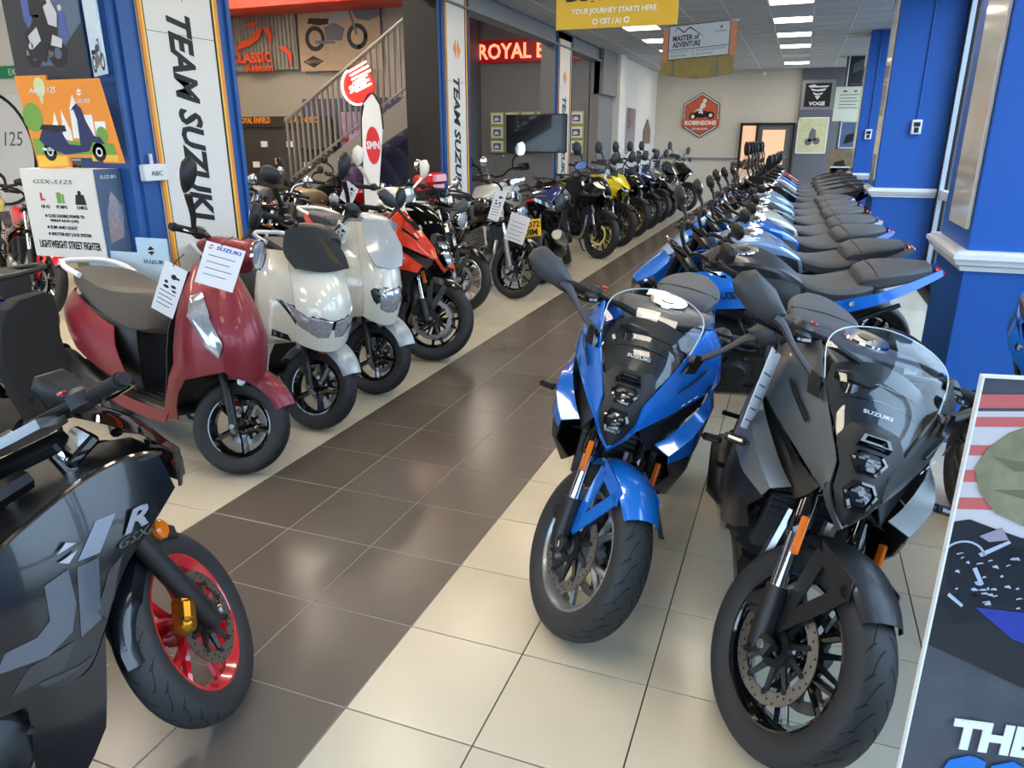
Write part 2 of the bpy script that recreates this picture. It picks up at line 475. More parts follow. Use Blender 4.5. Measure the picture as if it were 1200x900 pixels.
wall('wall_alcove', -6.4, 8.94, -4.4, 9.0, 0, 2.3, mat('navy_paint', (62, 64, 92), .5, var=.08, scale=5))
wall('wall_white', -11, 6.5, -6.9, 6.62, 0, 4.3, WHITEW)
wall('wall_left', -11.2, -5, -11, 15, 0, 4.4, WHITEW)
wall('ceiling_left', -11, -5, -3.2, 14.7, 4.3, 4.4, mat('left_ceiling_paint', (150, 140, 130), .8, var=.05))
wall('wall_gable', -3.1, 14.5, -2.9, 16.0, 2.6, HC + .1, GREYW)
# bulkhead and beams
struct('beam_red', MB().box((-6.6, 8.6, 3.72), (5.0, .7, .4), bv=.01), REDB)
struct('beam_ceiling', MB().box((-3.06, 8.5, 3.36), (.12, 15.5, .26)).box((-3.06, 8.5, 3.235), (.24, 15.5, .02)).box((-3.06, 8.5, 3.47), (.24, 15.5, .02)), BEAMG)
wall('wall_above_beam', -3.1, -5, -3.02, 16, 3.48, 4.4, GREYW)
# blue steel pillars
def pillar(y0, y1, front=None, wx=.45):
    o = struct('pillar', MB().box((-3.0 - wx / 2, (y0 + y1) / 2, 1.75), (wx, y1 - y0, 3.5), bv=.012), BLUED)
    b = MB()
    for yy in (y0 + .07, y1 - .07):
        b.box((-2.992, yy, 1.75), (.03, .02, 3.4))
    b.build('edge_strip', BLUED, o)
    if front: MB().box((-3.0 - wx / 2, y0 - .01, 1.75), (wx - .01, .02, 3.4)).build('end_panel', front, o, label='grey end panel' if front is GREYW else 'black end panel')
    return o
pillar(2.28, 3.42); pillar(6.95, 7.85, mat('black_speckled_panel', (20, 18, 18), .6, col2=(34, 30, 28), scale=120)); pillar(11.5, 12.55, GREYW, .26)

# right-hand wall: blue piers with a white dado, tall shop windows between
XP, XW = 2.03, 2.72
DADO = [(0, -.055), (.02, -.055), (.028, -.03), (.05, -.02), (.058, .0), (.07, .012), (.07, .035), (.05, .045), (.05, .055), (0, .055)]
def pier(y0, y1, k, m=BLUEW, x=XP):
    o = struct('wall_right_%s' % k, MB().box(((x + 3.1) / 2, (y0 + y1) / 2, HC / 2), (3.1 - x, y1 - y0, HC), bv=.004), m)
    b = MB(); zc = 1.06; ring = []
    for px, py, sx, sy in ((3.0, y0, 0, -1), (x, y0, -1, -1), (x, y1, -1, 1), (3.0, y1, 0, 1)):
        ring.append([(px + sx * a, py + sy * a, zc + h) for a, h in DADO])
    b.loft(ring); b.build('trim_dado', WHITEG, o)
    return o
p1 = pier(3.05, 3.9, 'near'); p2 = pier(8.95, 9.9, 'middle'); p3 = pier(13.6, 14.4, 'far'); pier(18.0, 18.3, 'end', DGREY, 1.86); pier(-2.6, -1.8, 'front')
for o_, y0, y1, z0 in ((p1, 3.08, 3.6, 1.22), (p2, 8.98, 9.5, 1.2), (p3, 13.63, 14.1, 1.2)):
    MB().box((XP - .012, (y0 + y1) / 2, (z0 + 3.4) / 2), (.02, y1 - y0, 3.4 - z0), bv=.004).build('face_board', mat('gloss_cream_board', (214, 208, 198), .12, coat=.6, var=.03), o_, label='glossy cream board')
# wall sockets with surface conduit
for n, (y, x, z) in enumerate(((8.95, 2.39, 1.83), (13.6, 2.2, 1.78))):
    t = thing('wall_socket', 'white electrical socket box on the %s blue pier' % ('nearer' if n == 0 else 'farther'), 'socket', (x, y, z))
    MB().box((0, -.03, 0), (.11, .06, .17), bv=.008).build('back_box', WHITEG, t)
    b = MB(); b.box((0, -.063, .03), (.07, .006, .05)).box((0, -.063, -.035), (.05, .008, .06), bv=.003); b.build('socket_face', BLACK, t)
    MB().tube([(0, -.012, .085), (0, -.012, HC - z)], .011, 8).build('conduit', BLUEW, t)
wn_ = 0
for y0, y1 in ((-1.8, 3.05), (3.9, 8.95), (9.9, 13.6), (14.4, 18.0)):
    wn_ += 1
    o = tag(MB().box((XW + .06, (y0 + y1) / 2, HC - .06), (.12, y1 - y0, .12)).build('window_%d' % wn_, FRAMED), kind='structure')
    n = 3
    for k in range(n + 1):
        yy = y0 + .05 + (y1 - y0 - .1) * k / n
        MB().box((XW + .06, yy, HC / 2), (.12, .1, HC - .24)).build('frame_post', FRAMED, o)
        MB().box((XW + .03, yy - .12, HC / 2), (.05, .05, HC - .24)).build('frame_post', FRAMEL, o)
    MB().box((XW + .05, (y0 + y1) / 2, 1.06), (.06, y1 - y0, .1)).build('transom', WHITEG, o)
    MB().box((XW + .06, (y0 + y1) / 2, .06), (.12, y1 - y0, .12)).build('sill', FRAMED, o)
    for k in range(n):
        a = y0 + .05 + (y1 - y0 - .1) * k / n; b_ = y0 + .05 + (y1 - y0 - .1) * (k + 1) / n
        MB().box((XW + .08, (a + b_) / 2, HC / 2), (.008, b_ - a - .1, HC - .24)).build('pane', PANE, o)
# shop front behind the camera: glass between slim posts under a lintel
sf = tag(MB().box((-4.0, -4.5, 3.6), (14.2, .2, 1.6)).build('window_9', FRAMED), kind='structure')
for k in range(9):
    MB().box((-10.8 + 1.72 * k, -4.5, 1.4), (.12, .14, 2.8)).build('frame_post', FRAMED, sf)
for k in range(8):
    MB().box((-9.94 + 1.72 * k, -4.5, 1.4), (1.6, .008, 2.8)).build('pane', PANE, sf)
# pavement outside
struct('pavement', MB().box((9, 8, -.16), (12, 40, .1)).box((-3, -12, -.16), (30, 14.8, .1)), mat('pavement_concrete', (160, 156, 148), .9, var=.2, scale=3))

# door in the back wall
dr = tag(MB().box((.22, 20.66, 1.05), (1.4, .06, 2.1)).build('door_1', mat('door_grey_paint', (96, 98, 100), .45, var=.05)), kind='structure')
MB().box((-.28, 20.62, 1.05), (.36, .03, 2.02)).build('side_light', mat('lit_peach_glass', (238, 190, 150), .4, emit=.45), dr)
MB().box((.36, 20.62, 1.5), (.58, .03, .9)).build('door_window', mat('lit_peach_glass'), dr)
b = MB()
for x in (-.5, -.08, .86): b.box((x, 20.61, 1.06), (.06, .05, 2.12))
b.box((.18, 20.61, 2.1), (1.42, .05, .06)); b.build('door_frame', BLACK, dr)
MB().tube([(.76, 20.6, 1.25), (.76, 20.57, 1.25), (.66, 20.57, 1.25)], .012).build('door_handle', CHROME, dr)
# ================================================================ MOTORCYCLE PARTS  (x forward from the front axle, y left, z up)
def steerM(s, rake=25, x0=.10):
    """turn by s degrees about the steering axis"""
    a = math.radians(rake); d = Vector((-math.sin(a), 0, math.cos(a))); p = Vector((x0, 0, 0))
    return Matrix.Translation(p) @ Matrix.Rotation(math.radians(s), 4, d) @ Matrix.Translation(-p)

def tyre_prof(R, W, rr):
    h = W / 2; s = R - rr
    half = [(rr - .006, -.68 * h), (rr + .08 * s, -.86 * h), (rr + .35 * s, -.99 * h), (rr + .6 * s, -h), (rr + .8 * s, -.86 * h), (rr + .93 * s, -.58 * h), (R - .012 * s, -.25 * h)]
    return half, [(R, 0)]
def wheel(root, name, x, z, R, W, rr, rim_m, style='y', discs=2, M=None, hero=0, disc_r=.15, n=40, disc_m=None):
    h = W / 2
    b = MB()
    b.lathe([(rr + .004, -.72 * h), (rr - .010, -.74 * h), (rr - .014, -.64 * h), (rr - .03, -.3 * h), (rr - .03, .3 * h), (rr - .014, .64 * h), (rr - .010, .74 * h), (rr + .004, .72 * h), (rr - .004, .6 * h), (rr - .02, .25 * h), (rr - .02, -.25 * h), (rr - .004, -.6 * h)], (x, 0, z), n=n, ring=True)
    b.lathe([(.012, -.07), (.045, -.06), (.05, -.03), (.038, 0), (.05, .03), (.045, .06), (.012, .07)], (x, 0, z), n=16)
    def P(r, a, y): return (x + r * math.sin(a), y, z + r * math.cos(a))
    r1 = rr - .022
    if style == 'wire':
        for k in range(24):
            a = 2 * PI * k / 24; sgn = 1 if k % 2 else -1
            b.tube([P(.045, a + .5 * (1 if k % 4 < 2 else -1), .045 * sgn), P(r1, a, .004 * sgn)], .0035, 4)
    elif style == 'star':
        for k in range(5):
            a = 2 * PI * k / 5 + .3
            b.tube([P(.035, a, 0), P(.5 * r1, a, 0), P(r1 + .005, a, 0)], [.030, .020, .026], 6, flat=.8)
    elif style == 'ten':
        for k in range(10):
            a = 2 * PI * k / 10 + .2
            b.tube([P(.035, a + .25, 0), P(r1 + .004, a, 0)], [.014, .011], 6)
    else:
        for k in range(5):
            a = 2 * PI * k / 5 + .3
            b.tube([P(.035, a, 0), P(.42 * r1, a, 0)], [.024, .018], 6)
            for q in (-.22, .22): b.tube([P(.40 * r1, a, 0), P(r1 + .004, a + q, 0)], [.015, .012], 6)
    w = b.build(name, rim_m, root, M=M)
    pr = tyre_prof(R, W, rr); half = pr[0]
    full = half + pr[1] + [(r, -y) for r, y in half[::-1]]
    ty = MB().lathe(cr(full, 2), (x, 0, z), n=n, ring=True).build('tyre', RUBBER, w)
    if hero:
        g = MB(); ys = np.array([p[1] for p in half + pr[1]]); rs = np.array([p[0] for p in half + pr[1]])
        for k in range(hero):
            for sg in (-1, 1):
                a0 = 2 * PI * (k + (.5 if sg > 0 else 0)) / hero
                for y0, y1, da, wdt in ((.12, .80, .34, .0036), (.5, .9, .1, .003)):
                    row = []
                    for t in np.linspace(0, 1, 8):
                        yy = -h * (y0 + (y1 - y0) * t); r = np.interp(yy, ys[2:], rs[2:]) + .0009
                        a = a0 + da * (t - .25 * math.sin(t * PI)) + (.2 if y0 > .3 else 0)
                        ww = wdt * (.35 + math.sin(PI * (.1 + .8 * t)))
                        row.append([(lambda q: (x + r * math.sin(q), -sg * yy, z + r * math.cos(q)))(a + s * ww / r) for s in (-1, 1)])
                    g.grid(row)
        tag(g.build('tread_grooves', GROOVE, ty), kind='stuff')
    for sg in ((-1, 1) if discs == 2 else ((-1,) if discs == 1 else ((1,) if discs == -1 else ()))):
        y = sg * .066
        d = MB()
        d.lathe([(disc_r - .036, y - .0025), (disc_r, y - .0025), (disc_r, y + .0025), (disc_r - .036, y + .0025)], (x, 0, z), n=36, ring=True)
        dd = d.build('brake_disc', disc_m or STEEL, w)
        c = MB()
        for k in range(5 if not hero else 10):
            a = 2 * PI * k / (5 if not hero else 10)
            c.tube([P(.04, a, y - sg * .01), P(disc_r - .03, a + .12, y)], [.012, .007], 5)
            c.lathe([(0, y + sg * .006), (.009, y + sg * .006), (.009, y - sg * .006)], P(disc_r - .034, a + .12, 0), n=8)
        c.lathe([(.03, y - .008), (.055, y - .008), (.055, y + .008), (.03, y + .008)], (x, 0, z), n=16, ring=True)
        c.build('disc_carrier', BLACK if rim_m is not BLACKG else GUN, w)
        if hero:
            q = MB()
            for k in range(40):
                a = 2 * PI * k / 40; r = disc_r - (.008, .017, .026)[k % 3]
                q.lathe([(0, y + sg * .0031), (.0036, y + sg * .0031), (.0036, y + sg * .002)], P(r, a, 0), n=8)
            tag(q.build('disc_holes', BLACK, dd), kind='stuff')
    a = MB().tube([(x, -.105, z), (x, .105, z)], .011, 10)
    for sg in (-1, 1): a.lathe([(0, sg * .128), (.012, sg * .128), (.016, sg * .122), (.016, sg * .1)], (x, 0, z), n=10)
    a.build('axle', STEEL, w)
    return w

def fork(root, M, R, top=(-.30, 1.02), usd=True, m_low=BLACK, m_tube=CHROME, m_up=BLACKG, yo=.105):
    x1, z1 = top; d = np.array([x1, 0, z1 - R]); L = np.linalg.norm(d); d /= L
    o = np.array([-.035, 0, R]); p = lambda t, y: tuple(o + d * t + np.array([0, y, 0]))
    lo = MB(); tu = MB(); up = MB()
    for y in (-yo, yo):
        lo.tube([p(-.03, y), p(.03, y), p(.15, y)], [.024, .034, .031], 12)
        lo.box((-.012, y, R), (.07, .04, .06), bv=.01)
        if usd:
            tu.tube([p(.14, y), p(.33, y)], .0225, 14)
            up.tube([p(.31, y), p(.33, y), p(.36, y), p(L, y)], [.03, .034, .031, .031], 14)
        else:
            lo.tube([p(.14, y), p(.34, y)], [.031, .029], 12)
            tu.tube([p(.33, y), p(L, y)], .0225, 12)
    build2(lo, 'fork_lower', m_low, root, M); build2(tu, 'fork_tube', m_tube, root, M)
    if usd: build2(up, 'fork_outer', m_up, root, M)
    t = MB()
    for t_ in (L - .015, L - .24):
        q = p(t_, 0); R_ = Matrix.Rotation(math.atan2(-x1, z1 - R) * -1, 4, 'Y')
        t.box(q, (.075, 2 * yo + .075, .035), R_, bv=.008)
    t.build('fork_yoke', SATIN, root, M=M)
def caliper(root, M, R, sg, m, x=-.10, z=.10):
    b = MB(); y = sg * .078
    Rm = Matrix.Rotation(math.radians(40), 4, 'Y')
    b.box((x, y, R + z), (.055, .055, .115), Rm, bv=.012); b.box((x - .012, y + sg * .02, R + z + .006), (.045, .035, .07), Rm, bv=.012)
    for k in (-1, 1): b.lathe([(0, .034 * sg), (.014, .034 * sg), (.016, .02 * sg)], (x - .01 + k * .016, y, R + z + k * .022), n=10)
    c = b.build('brake_caliper', m, root, M=M)
    MB().tube([(x + .02, y, R + z + .05), (x - .02, y * 1.3, R + .25), (x - .10, y * 1.1, R + .42), (x - .14, y * .6, R + .55)], .006, 6, m=4).build('brake_hose', BLACK, root, M=M)
    return c
def fender(root, M, R, W, m, a0=-38, a1=52, gap=.022, arms=True, tip=0.0, edge=.045):
    """shell over the wheel: a0 front, a1 rear (degrees from straight up)"""
    rows = []
    for i, a in enumerate(np.linspace(a0, a1, 9)):
        q = math.radians(a); t = i / 8
        hw = (W / 2 + .012) * (.42 + .58 * math.sin(PI * min(1, .18 + t * 1.0)) ** .6)
        r = R + gap + .012 * math.sin(PI * t)
        row = []
        for s, dr in ((-1, -edge), (-.95, -.02), (-.55, 0), (0, .006), (.55, 0), (.95, -.02), (1, -edge)):
            rr_ = r + dr
            row.append((-math.sin(q) * rr_, s * hw, R + math.cos(q) * rr_))
        rows.append(row)
    f = MB().patch(rows, .003, 2, 1).build('front_fender', m, root, M=M)
    if arms:
        b = MB()
        for sg in (-1, 1):
            y = sg * (W / 2 + .014)
            for pl in ([(-.035, R + .30), (-.085, R + .30), (-.05, R + .045), (-.01, R + .045)], [(.095, R + .27), (.06, R + .30), (-.035, R + .10), (-.01, R + .045)], [(.10, R + .265), (.07, R + .318), (-.085, R + .325), (-.035, R + .275)]):
                b.prism(pl, lambda a, c, d, y=y, sg=sg: (a, y + sg * d, c), 0, .006)
        build2(b, 'fender_arm', m, f)
    return f
def bars(root, M, kind, hx=-.33, hz=1.08, wd=.37, rise=.05, back=.10, lever=True):
    b = MB(); g = MB(); s = MB(); lv = MB()
    for sg in (-1, 1):
        A = np.array((hx, sg * .06, hz)); B = np.array((hx - .01, sg * .18, hz + rise)); Cc = np.array((hx - back, sg * wd, hz + rise - .015))
        u = (Cc - B) / np.linalg.norm(Cc - B)
        b.tube([A, B, Cc], .0125, 8, m=3)
        if kind != 'clip' and sg > 0: b.tube([A * (1, -1, 1), A], .014, 8)
        G0 = Cc - u * .12
        g.tube([G0, G0 + u * .005, Cc - u * .004, Cc], [.016, .0185, .018, .018], 10)
        g.lathe([(0, .016), (.017, .016), (.017, 0), (.022, 0), (.022, -.01)], Cc, u, n=10)
        s.box(G0 - u * .035, (.058, .062, .062), Matrix.Rotation(sg * .25, 4, 'Z'), bv=.014)
        s.box(G0 - u * .03 + np.array((.035, 0, -.006)), (.035, .05, .03), bv=.008)
        if lever:
            lv.tube([G0 - u * .05 + (.04, 0, -.01), G0 + (.075, 0, -.012), Cc - u * .03 + (.062, 0, -.012), Cc + (.05, 0, -.008)], [.010, .0075, .006, .008], 6, m=3)
    b.build('handlebar', SATIN, root, M=M); build2(g, 'grip', GRIPR, root, M); k = build2(s, 'switch_housing', BLACK, root, M)
    r = MB().box((hx - back * .5, -wd + .17, hz + rise + .028), (.02, .018, .008), bv=.002).build('stop_switch', REDL, k[1])
    if lever: build2(lv, 'lever', BLACKG, root, M)
def leaf_mirror(root, M, a, outline, m=DKGREY, th=.03, stalk=None, x=None, sides=(-1, 1)):
    """mirror head from an outline of (y,z) at x, domed toward the front"""
    for sg in sides:
        O = np.array([(x, sg * y, z) for y, z in outline]); cc = O.mean(0)
        rings = [cc + (O - cc) * .93 + (-.014, 0, 0), O + (-.010, 0, 0), O + (.004, 0, 0), cc + (O - cc) * .80 + (th * .7, 0, 0), cc + (O - cc) * .40 + (th, 0, 0)]
        h = MB().loft(rings).build('mirror', m, root, M=M)
        MB().loft([cc + (O - cc) * .90 + (-.0145, 0, 0), cc + (O - cc) * .90 + (-.016, 0, 0)]).build('mirror_glass', CHROME, h)
        if stalk:
            MB().tube([(q[0], sg * q[1], q[2]) for q in stalk], [.012, .016, .020][:3] if len(stalk) < 4 else [.026, .018, .014, .02, .026], 8, m=3, flat=.62).build('mirror_stalk', m, h)
def indicators(root, pts, m=BLACK, ln=AMBER, M=None):
    for p, d in pts:
        for sg in (-1, 1):
            P = np.array((p[0], sg * p[1], p[2])); Q = P + np.array((d[0], sg * d[1], d[2]))
            u = (Q - P) / np.linalg.norm(Q - P)
            t = MB().tube([P, P + (Q - P) * .4, P + (Q - P) * .45, Q - u * .01, Q], [.007, .008, .018, .019, .012], 8, flat=.75).build('indicator', m, root, M=M)
            MB().tube([P + (Q - P) * .52 + (.008, 0, .004), Q - u * .012 + (.008, 0, .004)], .0135, 8, flat=.8).build('indicator_lens', ln, t)
def rear_end(root, wb, R, W, rim_m, style='y', sx=-.98, hero=0, swing=SATIN, shock=True, exhaust='low', exm=BLACK):
    wheel(root, 'rear_wheel', -wb, R, R, W, R - .095, rim_m, style, -1, hero=hero, disc_r=.115, n=36)
    b = MB()
    for sg in (-1, 1):
        b.tube([(sx, sg * .11, .46), (-(wb * .85), sg * .135, .40), (-wb, sg * .13, R)], [.035, .032, .03], 8, m=2, flat=.7)
        b.box((-wb - .005, sg * .135, R), (.11, .02, .055), bv=.008)
    b.box((sx - .12, 0, .45), (.1, .24, .08), bv=.015)
    b.build('swingarm', swing, root)
    c = MB().lathe([(.085, .07), (.092, .07), (.092, .078), (.085, .078)], (-wb, 0, R), n=24, ring=True)
    c.tube([(-wb, .074, R + .09), (sx, .074, .53)], .008, 6); c.tube([(-wb, .074, R - .09), (sx, .074, .44)], .008, 6)
    c.build('chain', GUN, root)
    if shock: MB().tube([(sx - .02, 0, .50), (sx - .09, 0, .82)], .035, 10).build('shock', SATIN, root)
    e = MB()
    if exhaust == 'low':
        e.tube([(-.33, -.07, .60), (-.30, -.09, .42), (-.42, -.08, .22), (-.8, -.08, .20), (-1.02, -.13, .24)], .024, 8, m=4)
        e.tube([(-.33, .05, .60), (-.30, .04, .42), (-.42, .0, .22), (-.7, -.05, .20)], .022, 8, m=4)
        x = e.build('exhaust_pipe', STEEL, root)
        MB().tube([(-.96, -.15, .25), (-1.0, -.17, .27), (-1.25, -.18, .36), (-1.30, -.18, .38)], [.03, .062, .066, .05], 12, flat=.75).build('silencer', exm, root)
    else:
        e.tube([(-.33, -.07, .60), (-.30, -.11, .42), (-.42, -.13, .26), (-.95, -.14, .30)], .024, 8, m=4)
        x = e.build('exhaust_pipe', STEEL, root)
        MB().tube([(-.9, -.16, .30), (-.98, -.2, .32), (-1.45, -.235, .50), (-1.52, -.24, .53)], [.03, .06, .064, .045], 12).build('silencer', exm, root)
    s = MB().tube([(-.80, .12, .30), (-.76, .24, .05), (-.72, .30, .02)], .012, 8).box((-.74, .29, .02), (.07, .03, .012)); s.build('side_stand', BLACK, root)
    f = MB()
    for sg in (-1, 1):
        f.tube([(-.97, sg * .14, .40), (-.96, sg * .24, .40)], .012, 8); f.tube([(-1.25, sg * .16, .52), (-1.24, sg * .25, .52)], .011, 8)
        f.tube([(-1.05, sg * .13, .44), (-1.25, sg * .15, .54), (-1.35, sg * .12, .66)], .013, 6)
    build2(f, 'foot_peg', SATIN, root)
def engine(root, fins=False, m=GUN):
    b = MB()
    b.box((-.72, 0, .42), (.50, .30, .24), bv=.04); b.box((-.55, 0, .60), (.22, .30, .26), Matrix.Rotation(-.35, 4, 'Y'), bv=.02)
    b.box((-.68, 0, .28), (.40, .22, .10), bv=.03); b.box((-.86, 0, .55), (.2, .24, .2), bv=.03)
    if fins:
        for k in range(7): b.box((-.55 - .012 * k, 0, .52 + .028 * k), (.24, .34, .010), Matrix.Rotation(-.35, 4, 'Y'))
    e = b.build('engine', m, root)
    for sg, x, r in ((-1, -.80, .115), (1, -.66, .095), (-1, -.60, .075)):
        y = sg * .15
        c = MB().lathe([(0, y + sg * .045), (r * .55, y + sg * .045), (r * .62, y + sg * .038), (r * .9, y + sg * .032), (r, y + sg * .015), (r, y - sg * .02)], (x, 0, .42), n=24)
        for k in range(6):
            a = 2 * PI * k / 6
            c.lathe([(0, y + sg * .036), (.009, y + sg * .036), (.009, y)], (x + r * 1.02 * math.cos(a), 0, .42 + r * 1.02 * math.sin(a)), n=6)
        c.build('engine_cover', GUN if not fins else ALU, e)
    return e
def frame(root, m=SATIN, hx=-.33, hz=.95, sx=-.98):
    b = MB()
    for sg in (-1, 1):
        b.tube([(hx, sg * .05, hz), (-.50, sg * .13, .84), (-.80, sg * .16, .74), (sx, sg * .14, .55), (sx, sg * .13, .42)], [.03, .034, .032, .03, .03], 8, m=3)
        b.tube([(hx, sg * .04, hz - .08), (-.42, sg * .11, .62), (-.52, sg * .13, .45)], .018, 8, m=2)
        b.tube([(-.86, sg * .14, .72), (-1.15, sg * .12, .80), (-1.5, sg * .07, .92)], .016, 8, m=2)
        b.tube([(sx, sg * .13, .55), (-1.25, sg * .12, .74), (-1.5, sg * .09, .84)], .014, 8)
    b.build('frame', m, root)
    r = MB().box((-.36, 0, .60), (.05, .30, .32), Matrix.Rotation(-.12, 4, 'Y'), bv=.006)
    rr = r.build('radiator', BLACK, root)
    g = MB()
    for k in range(12): g.box((-.332 - .0, 0, .475 + .022 * k), (.004, .27, .008))
    g.build('radiator_fins', GUN, rr)
def tank(root, st, m, cap=(-.655, 1.095), capm=CHROME, n=3):
    t = MB().body(st, n, 2).build('fuel_tank', m, root)
    if cap:
        cx, cz = cap; a = Matrix.Rotation(.10, 4, 'Y'); ax = a.to_3x3() @ Vector((0, 0, 1))
        c = MB().lathe([(.03, .004), (.072, .004), (.074, -.004), (.05, -.01)], (cx, 0, cz), tuple(ax), n=24)
        c.build('filler_ring', capm, t)
        MB().lathe([(0, .007), (.026, .007), (.031, .003), (.031, -.004)], (cx, 0, cz), tuple(ax), n=16).build('filler_cap', BLACKG, t)
    return t
def seat(root, front, rear, m=SEATV, hump=True):
    """front/rear: station lists for body()"""
    s = MB().body(front, 4, 3).build('rider_seat', m, root)
    if rear:
        p = MB().body(rear, 4, 3).build('pillion_seat', m, root)
    return s
def halfsec(w, zt, zb, crown=.012, k=.75): return [(0, zt), (w * k, zt - crown * .5), (w, zt - crown - .012), (w * .96, (zt + zb) / 2), (w * .8, zb), (0, zb)]
# ================================================================ FAIRED SPORT MOTORCYCLE
BLUEP = mat('gloss_blue_paint', (24, 110, 206), 0.22, metal=.15, coat=1.0, var=.04, scale=300)
BLUEDK = mat('deep_blue_paint', (14, 60, 140), 0.3, metal=.3, coat=1.0, var=.05, scale=300)
GREYP = mat('matt_grey_paint', (92, 94, 96), 0.38, metal=.55, coat=.15, var=.08, scale=300)
GREYL = mat('light_grey_wing_paint', (116, 119, 120), 0.36, metal=.5, coat=.2, var=.06, scale=300)
BLACKM = mat('matt_black_paint', (34, 35, 38), 0.42, metal=.35, coat=.1, var=.1, scale=300)
SILVERR = mat('silver_wheel_paint', (150, 154, 158), 0.35, metal=.7, coat=.3, var=.05)
MIRR = [(.488, 1.208), (.474, 1.240), (.438, 1.258), (.366, 1.222), (.312, 1.165), (.350, 1.124), (.418, 1.142), (.474, 1.182)]
TANKG = mat('satin_grey_paint', (74, 76, 80), 0.4, metal=.3, coat=.1, var=.08, scale=300)
DIMR = mat('dim_reflector', (96, 98, 102), .35, metal=.8, var=.2)
def sport_bike(label, pm, wing, fend, rimm, steer, seatm=SEATV, fork_up=BLACKG, fx=0.0, fy=0.0, lampk=1.0, screen=None, mirrors=True, discm=None, name='sport_motorcycle', lensm=None):
    r = thing(name, label, 'motorcycle')
    R = .312; S = Matrix.Translation((fx, fy, 0)) @ steerM(steer)
    wheel(r, 'front_wheel', 0, R, R, .130, .222, rimm, 'y', 2, S, hero=26, disc_r=.155, n=56, disc_m=discm)
    fork(r, S, R, (-.31, 1.04), True, m_up=fork_up)
    for sg in (-1, 1): caliper(r, S, R, sg, BLACK, -.115, .06)
    fender(r, S, R, .130, fend, -31, 42, .018, edge=.035)
    # orange reflectors on the fork
    b = MB()
    for sg in (-1, 1): b.box((-.10, sg * .147, .62), (.028, .012, .11), Matrix.Rotation(-.42, 4, 'Y'), bv=.004)
    build2(b, 'side_reflector', AMBER, r, S)
    bars(r, Matrix.Translation((fx, fy, 0)) @ steerM(14), 'clip', -.39, 1.075, .385, .02, .11)
    # nose
    rows = []
    for z, w, x, bul in ((.722, .008, -.092, .0), (.76, .034, -.094, .012), (.80, .057, -.112, .022), (.855, .058, -.142, .022), (.913, .088, -.182, .022), (.957, .060, -.205, .018)):
        rows.append([(x - .004 if abs(k) > .9 else x + bul * (1 - k * k), k * w, z) for k in (-1, -.6, 0, .6, 1)])
    nose = MB().patch(rows, .01, 1, 2).build('nose_cowl', BLACK, r)
    FN = lambda x, z, tl: Fr((x, 0, z), (0, 1, 0), (-math.sin(tl), 0, math.cos(tl)))
    def lamp(x, z, w, h, tl, lens):
        hexa = lambda k: [(-w * k, h * .25 * k), (-w * .62 * k, h * k), (w * .62 * k, h * k), (w * k, h * .25 * k), (w * .5 * k, -h * k), (-w * .5 * k, -h * k)]
        f = FN(x, z, tl)
        o = MB().loft([[f(a, c, d) for a, c in hexa(k)] for k, d in ((1.28, -.03), (1.25, .012), (1.0, .016), (.94, .002))], True).build('headlight', BLACKG, r)
        MB().loft([[f(a, c, d) for a, c in hexa(k)] for k, d in ((.95, .001), (.85, .009), (.4, .013))], True).build('headlight_lens', lensm or LENSD, o)
        g = MB()
        for q in ((-.5, .3), (.5, .3), (0, -.4), (-.25, .55), (.3, -.2)): g.prism([(q[0] * w + a, q[1] * h + c) for a, c in ((-.009, -.003), (.009, -.001), (.006, .006), (-.007, .004))], f, .011, .014)
        g.build('lamp_reflector', DIMR, o)
    lamp(-.088, .803, .036 * lampk, .032 * lampk, .55, 1); lamp(-.138, .880, .040 * lampk, .026 * lampk, .75, 1)
    MB().loft([[FN(-.158, .934, .9)(a * k, c * k, d) for a, c in ((-.036, -.010), (-.028, .012), (.028, .012), (.036, -.010))] for k, d in ((1.25, -.02), (1.2, .016), (.9, .016), (.85, .004))]).build('nose_vent', BLACKG, nose)
    # painted V around the nose
    tr = MB()
    for sg in (-1, 1):
        P = [(-.082, 0, .705), (-.098, sg * .040, .748), (-.122, sg * .066, .80), (-.150, sg * .070, .86), (-.190, sg * .098, .915), (-.285, sg * .158, 1.035), (-.375, sg * .186, 1.115)]
        Q = [(-.100, 0, .688), (-.120, sg * .050, .738), (-.142, sg * .080, .795), (-.165, sg * .084, .862), (-.2, sg * .112, .912), (-.295, sg * .170, 1.03), (-.38, sg * .196, 1.105)]
        tr.patch([P, Q], .006, 1, 2)
    build2(tr, 'nose_trim', pm, r)
    # side fairings
    up = build2(MB().patch([
        [(-.125, .070, .805), (-.158, .078, .862), (-.198, .104, .915), (-.292, .164, 1.036), (-.382, .192, 1.108), (-.52, .21, 1.085), (-.66, .20, 1.04)],
        [(-.125, .078, .795), (-.175, .105, .835), (-.240, .155, .898), (-.345, .222, .985), (-.430, .245, 1.045), (-.54, .25, 1.03), (-.66, .235, .99)],
        [(-.128, .070, .772), (-.205, .128, .806), (-.300, .190, .846), (-.400, .246, .882), (-.490, .276, .905), (-.58, .268, .90), (-.68, .245, .88)]], .005, 1, 2, True), 'side_fairing', pm, r)
    build2(MB().patch([[(-.235, .166, .918), (-.30, .212, .968), (-.335, .230, .995)], [(-.243, .164, .908), (-.31, .21, .955), (-.345, .228, .98)]], .004, 1, 2, True), 'fairing_slot', BLACK, up)
